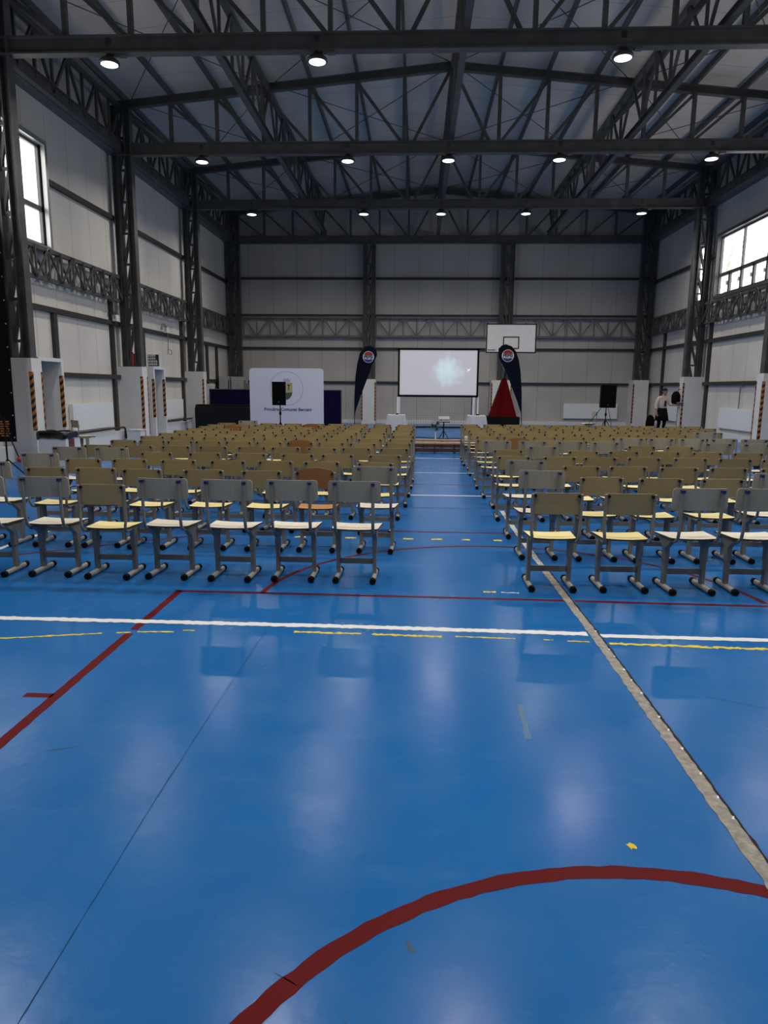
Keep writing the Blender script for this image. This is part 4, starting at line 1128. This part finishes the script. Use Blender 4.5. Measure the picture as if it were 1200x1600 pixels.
bd = MB().box((-.915, -2.13, 2.91), (.915, -2.1, 3.96)).build('backboard', mat('white_board', (0.84, 0.82, 0.78), 0.5, noise=.04), root); bd.location = (-.085, 0, 0)
b = MB()
for (xa, xb, za, zb) in ((-.915, .915, 2.91, 2.955), (-.915, .915, 3.915, 3.96), (-.915, -.87, 2.91, 3.96), (.87, .915, 2.91, 3.96), (-.295, .295, 3.06, 3.10), (-.295, .295, 3.46, 3.50), (-.295, -.255, 3.06, 3.5), (.255, .295, 3.06, 3.5)):
    b.box((xa, -2.136, za), (xb, -2.129, zb))
b.build('black_lines', mat('black_board_line', (0.012, 0.012, 0.013), 0.6), bd)
b = MB()
for k in range(9): b.box((-.85 + k * .033, -2.136, 3.0), (-.826 + k * .033, -2.13, 3.035))
b.build('board_lettering', BLACK, bd)
rim = MB().tube([(-.085 + .225 * math.cos(R_(a)), -2.42 + .225 * math.sin(R_(a)), 3.05) for a in range(0, 361, 15)], .011, 6, cap=False).box((-.16, -2.2, 3.02), (0.0, -2.13, 3.08)).build('rim', mat('red_rim', (0.35, 0.02, 0.02), 0.4), root)
tag(root, 'basketball hoop unit with white backboard, red padded wedge and black base', 'basketball hoop')

# ------------------------------------------------------------------ feather flags
FR = [(3.80, 0.35), (3.75, 1.52), (3.68, 2.27), (3.61, 2.62), (3.5, 2.92), (3.34, 3.1), (3.14, 3.17), (2.98, 3.12), (2.88, 3.02), (2.9, 2.72), (3.04, 2.46), (3.17, 2.26), (3.29, 1.95), (3.43, 1.61), (3.63, 1.14), (3.76, 0.77)]
FLg = [(-2.39, 0.3), (-2.38, 1.29), (-2.35, 2.0), (-2.28, 2.51), (-2.18, 2.91), (-2.01, 3.13), (-1.83, 3.19), (-1.67, 3.13), (-1.55, 2.99), (-1.53, 2.85), (-1.58, 2.72), (-1.73, 2.46), (-1.8, 2.23), (-1.91, 1.93), (-2.07, 1.52), (-2.21, 1.13), (-2.36, 0.67)]
FLAG = mat('midnight_blue_flag_cloth', (0.004, 0.005, 0.014), 0.7, bump=.3, bscale=5, spec=0.06)
LRED = mat('flag_red', (0.30, 0.008, 0.012), .6); LBLUE = mat('flag_blue', (0.012, 0.022, 0.16), .6); LWHITE = mat('flag_white', (0.62, 0.62, 0.64), .6); LBLK = mat('flag_black', (0.006, 0.006, 0.01), .6)
def flag(pts, y, npole, logo, r, lab):
    bx = pts[0][0]
    root = empty('feather_flag', (bx, y, 0))
    q = [(a - bx, c) for a, c in pts]
    MB().prism(q, lambda u, v: (u, -0.004, v), lambda u, v: (u, 0.004, v)).build('flag_cloth', FLAG, root)
    MB().tube([(0, 0.012, 0.05)] + [(a, 0.012, c) for a, c in q[:npole]], [0.014] * 3 + [0.010] * (npole - 2), 6).build('pole', BLACK, root)
    b = MB()
    for a in (0, 60, 120): b.bar((-.4 * math.cos(R_(a)), -.4 * math.sin(R_(a)), .015), (.4 * math.cos(R_(a)), .4 * math.sin(R_(a)), .015), .03, .03)
    b.lathe([(.03, 0), (.03, .12)], 10); b.build('cross_base', BLACK, root)
    lx, lz = logo[0] - bx, logo[1]
    def disc(rr, yy, cut=None):
        P_ = [(rr * math.cos(R_(a)), rr * math.sin(R_(a))) for a in range(0, 360, 6)]
        if cut == 'top': P_ = [(rr * math.cos(R_(a)), rr * math.sin(R_(a))) for a in range(22, 159, 6)] + [(-rr * .45, rr * .30), (0, rr * .36), (rr * .5, rr * .30)]
        if cut == 'bot': P_ = [(rr * math.cos(R_(a)), rr * math.sin(R_(a))) for a in range(202, 339, 6)] + [(rr * .45, -rr * .42), (0, -rr * .50), (-rr * .5, -rr * .40)]
        return MB().prism(P_, lambda u, v: (lx + u, yy, lz + v), lambda u, v: (lx + u, yy - .001, lz + v))
    lg = disc(r, -.005).build('logo_disc', LWHITE, root)
    disc(r * .92, -.007, 'top').build('logo_red_top', LRED, lg); disc(r * .92, -.007, 'bot').build('logo_blue_bottom', LBLUE, lg)
    text('PEPSI', r * .72, lg, 'logo_lettering', LBLK, Matrix.Translation((lx, -.009, lz - r * .02)) @ Matrix.Rotation(R_(90), 4, 'X'), .001, .006)
    return tag(root, lab, 'flag')
flag(FR, 25.5, 8, (3.22, 2.78), .215, 'dark blue feather flag in front of the backboard')
flag(FLg, 27.0, 9, (-1.86, 2.77), .215, 'dark blue feather flag left of the projection screen')

# ------------------------------------------------------------------ projector, fan, cables, benches
st = empty('projector_stand', (0.87, 22.2, 0))
MB().tube([(0, 0, .1), (0, 0, .56)], .02, 8).build('pole', BLACK, st)
MB().box((-.19, -.16, .56), (.19, .16, .585)).build('tray', BLACK, st)
for a in (90, 210, 330): MB().tube([(0, 0, .3), (.2 * math.cos(R_(a)), .2 * math.sin(R_(a)), .012)], .012, 6).build('leg', BLACK, st)
tag(st, 'black stand carrying the projector in the aisle', 'stand')
pj = empty('projector', (0.87, 22.2, .586))
MB().prism(rounded(.34, .24, .03), lambda u, v: (u, v, .0), lambda u, v: (u, v, .15)).build('body', WHITE_PLASTIC, pj)
MB().box((-.165, -.122, .02), (.165, -.118, .075)).build('rear_panel', mat('projector_grey', (.33, .33, .36), .5), pj)
MB().box((-.11, -.126, .03), (-.075, -.122, .06)).build('socket', BLACK, pj)
MB().tube([(.09, .11, .08), (.09, .15, .08)], .04, 12).build('projector_lens', BLACK, pj)
tag(pj, 'white projector on the black stand at the end of the aisle', 'projector')
fn = empty('floor_fan', (0.61, 22.0, 0))
MB().lathe([(.13, 0), (.13, .015), (.03, .03)], 16).build('base', CASING, fn)
MB().tube([(0, 0, .02), (0, 0.02, .3)], .02, 8).build('pole', CASING, fn)
b = MB()
for rr, yy in ((.17, 0), (.13, -.05), (.07, -.06), (.17, .05)): b.tube([(rr * math.cos(R_(a)), yy, .45 + rr * math.sin(R_(a))) for a in range(0, 361, 20)], .004, 4, cap=False)
for a in range(0, 360, 20): b.tube([(.03 * math.cos(R_(a)), -.065, .45 + .03 * math.sin(R_(a))), (.13 * math.cos(R_(a)), -.05, .45 + .13 * math.sin(R_(a))), (.17 * math.cos(R_(a)), 0, .45 + .17 * math.sin(R_(a)))], .003, 4)
b.build('guard_lattice', STEEL2, fn)
for a in (30, 150, 270):
    c, s = math.cos(R_(a)), math.sin(R_(a)); c2, s2 = math.cos(R_(a + 45)), math.sin(R_(a + 45))
    MB().add([(.02 * c, -.01, .45 + .02 * s), (.15 * c, -.025, .45 + .15 * s), (.15 * c2, .015, .45 + .15 * s2), (.03 * c2, .01, .45 + .03 * s2)], [(0, 1, 2, 3)]).build('blade', BLACK, fn)
MB().tube([(0, -.03, .45), (0, .1, .45)], .035, 10).build('motor', BLACK, fn)
tag(fn, 'small wire-guard floor fan beside the projector stand', 'fan')
o = MB().tube([(-0.6, 23.3, .012), (0.2, 23.1, .012), (0.9, 22.6, .012), (1.3, 22.9, .012), (1.9, 22.7, .012)], .012, 5).build('floor_cable', BLACK)
tag(o, 'black cable lying on the floor behind the projector', 'cable')
BW = wood_mat('varnished_bench_wood', (0.42, 0.21, 0.09), (0.52, 0.28, 0.13), 0.35, (1, 18, 18)); BWD = mat('dark_bench_steel', (0.03, 0.022, 0.02), .5)
def bench(x, y, z, l, lab):
    root = empty('gym_bench', (x, y, 0))
    MB().box((-l / 2, -.13, z - .035), (l / 2, .13, z)).build('seat_plank', BW, root)
    MB().box((-l / 2 + .1, -.04, .03), (l / 2 - .1, .04, .12)).build('lower_beam', mat('brown_beam', (.11, .045, .03), .5), root)
    for k in range(6):
        xx = -l / 2 + .2 + (l - .4) * k / 5
        lg = MB().box((xx - .02, -.1, .02), (xx + .02, .1, z - .035)).build('leg', BWD, root)
        MB().box((xx - .025, -.12, 0), (xx + .025, .12, .025)).build('foot_bar', BWD, lg)
    return tag(root, lab, 'bench', 'wooden gym benches')
bench(0.72, 17.6, .27, 2.9, 'wooden gym bench across the aisle, nearer of the two')
bench(0.45, 18.9, .25, 2.9, 'wooden gym bench across the aisle, behind the other bench')
rr = random.Random(9); vs = []; fs = []; N = 14
for j, (rad, z) in enumerate(((.03, 0), (.09, .005), (.11, .05), (.08, .10), (.03, .14), (.05, .18))):
    for i in range(N): t = 2 * PI * i / N; k = rad * rr.uniform(.8, 1.15); vs.append((1.2 + k * math.cos(t) * .9, 16.3 + k * math.sin(t) * .7, .437 + z))
for j in range(5):
    for i in range(N): fs.append((j * N + i, j * N + (i + 1) % N, (j + 1) * N + (i + 1) % N, (j + 1) * N + i))
o = MB().add(vs, fs, 0, True).build('plastic_bag', WHITE_PLASTIC); tag(o, 'crumpled white bag on the farthest aisle chair right of the aisle', 'bag')
put_chair('A', 6.05, 24.8, R_(95), 'pale chair standing sideways near the right loudspeaker', 'school chairs by the walls')

# ------------------------------------------------------------------ person
SKIN = mat('skin', (0.36, 0.19, 0.13), .55); BLOUSE = mat('cream_blouse', (0.60, 0.48, 0.40), .75, bump=.5, bscale=14); SKIRT = mat('black_skirt', (0.006, 0.005, 0.006), .8, spec=0.1)
HAIR = mat('dark_hair', (0.006, 0.004, 0.003), .5, spec=.2); SHIRT = mat('dark_top', (0.02, 0.018, 0.02), .8); TIGHTS = mat('black_tights', (0.006, 0.005, 0.006), .7, spec=.1); LIPS = mat('lips', (.25, .06, .06), .5)
def skin_mesh(name, nodes, edges, m, parent, sub=2):
    """nodes: key -> (position, radius or (rx, ry))"""
    keys = list(nodes); me = bpy.data.meshes.new(name)
    me.from_pydata([nodes[k][0] for k in keys], [(keys.index(a), keys.index(b)) for a, b in edges], [])
    o = bpy.data.objects.new(name, me); COL.objects.link(o); o.parent = parent
    md = o.modifiers.new('skin', 'SKIN'); md.use_smooth_shade = True
    sv = me.skin_vertices[0].data
    for i, k in enumerate(keys):
        r = nodes[k][1]; sv[i].radius = r if isinstance(r, tuple) else (r, r)
    sv[0].use_root = True
    s = o.modifiers.new('sub', 'SUBSURF'); s.levels = sub; s.render_levels = sub
    me.materials.append(m)
    return o
root = empty('person', (8.6, 25.0, 0), R_(8))
N = {'pelvis': ((0, 0, .93), (.14, .10)), 'belly': ((0, -.01, 1.08), (.115, .09)), 'chest': ((0, -.03, 1.26), (.14, .10)), 'collar': ((0, -.02, 1.36), (.085, .07)), 'neck': ((0.005, -.045, 1.44), .047),
     'jaw': ((.015, -.08, 1.505), (.058, .062)), 'head': ((.02, -.085, 1.575), (.072, .085)), 'crown': ((.02, -.075, 1.635), (.055, .065))}
E_ = [('pelvis', 'belly'), ('belly', 'chest'), ('chest', 'collar'), ('collar', 'neck'), ('neck', 'jaw'), ('jaw', 'head'), ('head', 'crown')]
for s, sh, el, wr, pa in (('r', (-.165, -.02, 1.34), (-.235, .01, 1.09), (-.235, -.06, .87), (-.225, -.08, .80)), ('l', (.165, -.03, 1.34), (.235, -.06, 1.12), (.38, -.22, 1.10), (.445, -.28, 1.11))):
    N['sh' + s] = (sh, .055); N['el' + s] = (el, .042); N['wr' + s] = (wr, .027); N['pa' + s] = (pa, (.036, .022))
    E_ += [('collar', 'sh' + s), ('sh' + s, 'el' + s), ('el' + s, 'wr' + s), ('wr' + s, 'pa' + s)]
    d = (Vector(pa) - Vector(wr)).normalized(); side = d.cross(Vector((0, 0, 1)) if s == 'l' else Vector((0, 1, 0))).normalized(); cur = Vector((0, 0, -1)) if s == 'l' else Vector((.35, -.2, 0))
    for f, (off, ln_) in enumerate(((-.030, .062), (-.010, .075), (.010, .072), (.028, .055))):
        k1, k2 = 'f%d%sa' % (f, s), 'f%d%sb' % (f, s)
        a = Vector(pa) + side * off + d * (.03 + ln_ * .4); b_ = a + d * ln_ * .45 + cur * .018
        N[k1] = (tuple(a), .0095); N[k2] = (tuple(b_), .0075); E_ += [('pa' + s, k1), (k1, k2)]
    a = Vector(wr).lerp(Vector(pa), .55) - side * .045 + cur * .012; b_ = a + d * .035 - side * .012
    N['t%sa' % s] = (tuple(a), .011); N['t%sb' % s] = (tuple(b_), .0085); E_ += [('pa' + s, 't%sa' % s), ('t%sa' % s, 't%sb' % s)]
for s, x in (('r', -.09), ('l', .09)):
    N['hip' + s] = ((x, 0, .86), .085); N['knee' + s] = ((x * 1.1, -.02, .48), .055); N['calf' + s] = ((x * 1.1, .02, .33), .052); N['ank' + s] = ((x * 1.1, .02, .09), .034); N['toe' + s] = ((x * 1.25, -.13, .035), (.035, .022))
    E_ += [('pelvis', 'hip' + s), ('hip' + s, 'knee' + s), ('knee' + s, 'calf' + s), ('calf' + s, 'ank' + s), ('ank' + s, 'toe' + s)]
body = skin_mesh('body', N, E_, SKIN, root)
B_ = {'chest': ((0, -.03, 1.26), (.165, .125)), 'waist': ((0, -.015, 1.08), (.145, .115)), 'hem': ((0, 0, .97), (.165, .13)), 'collar': ((0, -.015, 1.365), (.10, .085)),
      'shr': ((-.165, -.02, 1.345), .07), 'elr': ((-.24, .01, 1.09), .060), 'cur': ((-.24, -.03, .95), .052), 'shl': ((.165, -.03, 1.345), .07), 'ell': ((.24, -.06, 1.115), .060), 'cul': ((.29, -.12, 1.105), .05)}
bl_ = skin_mesh('blouse', B_, [('chest', 'waist'), ('waist', 'hem'), ('chest', 'collar'), ('collar', 'shr'), ('shr', 'elr'), ('elr', 'cur'), ('collar', 'shl'), ('shl', 'ell'), ('ell', 'cul')], BLOUSE, root)
MB().plate([-.035, -.02, 0, .02, .035], lambda x: 1.27 - abs(x) * .8, lambda x: 1.06, lambda x, z, s: (x + .012, -.166 + .0 * z + s - .02 * (z - 1.06) / .2, z), .02).build('dark_undershirt', SHIRT, root)
vs = []; fs = []; n = 32
for j, (rx, ry, z) in enumerate(((.155, .12, 1.0), (.175, .14, .90), (.21, .165, .74), (.245, .19, .56), (.24, .185, .56), (.15, .11, .98))):
    for i in range(n):
        t = 2 * PI * i / n; k = 1 + (.05 * math.sin(i * 2.4) if 1 < j < 5 else 0); vs.append((rx * k * math.cos(t), ry * k * math.sin(t), z + (.015 * math.sin(i * 1.2) if 2 < j < 5 else 0)))
for j in range(5):
    for i in range(n): fs.append((j * n + i, j * n + (i + 1) % n, (j + 1) * n + (i + 1) % n, (j + 1) * n + i))
MB().add(vs, fs, 0, True).build('skirt', SKIRT, root)
for s in (-1, 1):
    skin_mesh('tights_leg', {'a': ((s * .09, 0, .84), .092), 'b': ((s * .099, -.02, .48), .061), 'c': ((s * .099, .02, .33), .058), 'd': ((s * .099, .02, .10), .04)}, [('a', 'b'), ('b', 'c'), ('c', 'd')], TIGHTS, root)
    skin_mesh('shoe', {'a': ((s * .099, .05, .045), (.042, .042)), 'b': ((s * .105, -.06, .038), (.045, .034)), 'c': ((s * .115, -.155, .03), (.034, .024))}, [('a', 'b'), ('b', 'c')], BLACK, root)
b = MB()
for (c, rad) in (((.02, -.050, 1.612), (.083, .098, .078)), ((.02, .0, 1.575), (.078, .075, .085)), ((.015, .075, 1.545), (.042, .042, .042))):
    n, mrings = 18, 10
    vs = [(c[0] + rad[0] * math.sin(PI * q / mrings) * math.cos(2 * PI * k / n), c[1] + rad[1] * math.sin(PI * q / mrings) * math.sin(2 * PI * k / n), c[2] + rad[2] * math.cos(PI * q / mrings)) for q in range(mrings + 1) for k in range(n)]
    b.add(vs, [(q * n + k, q * n + (k + 1) % n, (q + 1) * n + (k + 1) % n, (q + 1) * n + k) for q in range(mrings) for k in range(n)], 0, True)
b.build('hair', HAIR, root)
hd = body
for s in (-1, 1):
    o = MB().lathe([(.002, -.009), (.008, -.006), (.010, 0), (.008, .006), (.002, .009)], 8).build('eye', HAIR, root); o.location = (.02 + s * .030, -.163, 1.58)
    o = MB().lathe([(.003, -.028), (.014, -.015), (.017, 0), (.014, .018), (.003, .026)], 8).build('ear', SKIN, root); o.location = (.02 + s * .078, -.075, 1.565)
    MB().tube([(.02 + s * .048, -.155, 1.600), (.02 + s * .030, -.166, 1.606), (.02 + s * .012, -.166, 1.600)], .005, 5).build('eyebrow', HAIR, root)
MB().tube([(.02, -.165, 1.595), (.02, -.182, 1.555), (.02, -.165, 1.543)], [.008, .015, .010], 8).build('nose', SKIN, root)
MB().tube([(-.002, -.140, 1.512), (.018, -.150, 1.513), (.038, -.140, 1.512)], [.004, .008, .004], 6).build('mouth', LIPS, root)
tag(root, 'woman in a cream blouse and black skirt looking down beside the right column casing', 'person')
o = MB().box((-.11, -.006, -.075), (.11, .006, .075)).build('folder', mat('pale_pink_card', (0.45, 0.28, 0.25), .6))
o.location = (9.10, 24.74, 1.17); o.rotation_euler = (R_(60), R_(-8), R_(-25)); tag(o, "pale pink folder held in the woman's bent arm", 'folder')
# coat hung on the casing beside her, dark bag in the corner
rr = random.Random(4); vs = []; fs = []; n = 16
for j, (rx, z) in enumerate(((.04, 1.58), (.10, 1.54), (.15, 1.42), (.16, 1.25), (.15, 1.12), (.12, 1.06))):
    for i in range(n): t = 2 * PI * i / n; k = rr.uniform(.85, 1.12); vs.append((9.5 + rx * k * math.cos(t), 26.3 + rx * .7 * k * math.sin(t), z))
for j in range(5):
    for i in range(n): fs.append((j * n + i, j * n + (i + 1) % n, (j + 1) * n + (i + 1) % n, (j + 1) * n + i))
fs.append(tuple(range(n))); fs.append(tuple(range(5 * n, 6 * n)))
o = MB().add(vs, fs, 0, True).tube([(9.5, 26.3, 1.56), (9.6, 26.3, 1.66), (9.66, 26.3, 1.64)], .01, 5).build('black_jacket', BLACK_CLOTH)
tag(o, 'black jacket hung on the casing edge beside the woman', 'jacket')
vs = []; fs = []
for j, (r_, z) in enumerate(((.12, 0), (.18, .1), (.17, .3), (.13, .48), (.05, .58))):
    for i in range(n): t = 2 * PI * i / n; k = rr.uniform(.9, 1.1); vs.append((9.95 + r_ * k * math.cos(t), 30.3 + r_ * k * math.sin(t), z))
for j in range(4):
    for i in range(n): fs.append((j * n + i, j * n + (i + 1) % n, (j + 1) * n + (i + 1) % n, (j + 1) * n + i))
o = MB().add(vs, fs, 0, True).build('black_bag', BLACK_CLOTH); tag(o, 'black bag on the floor by the far right casing', 'bag')
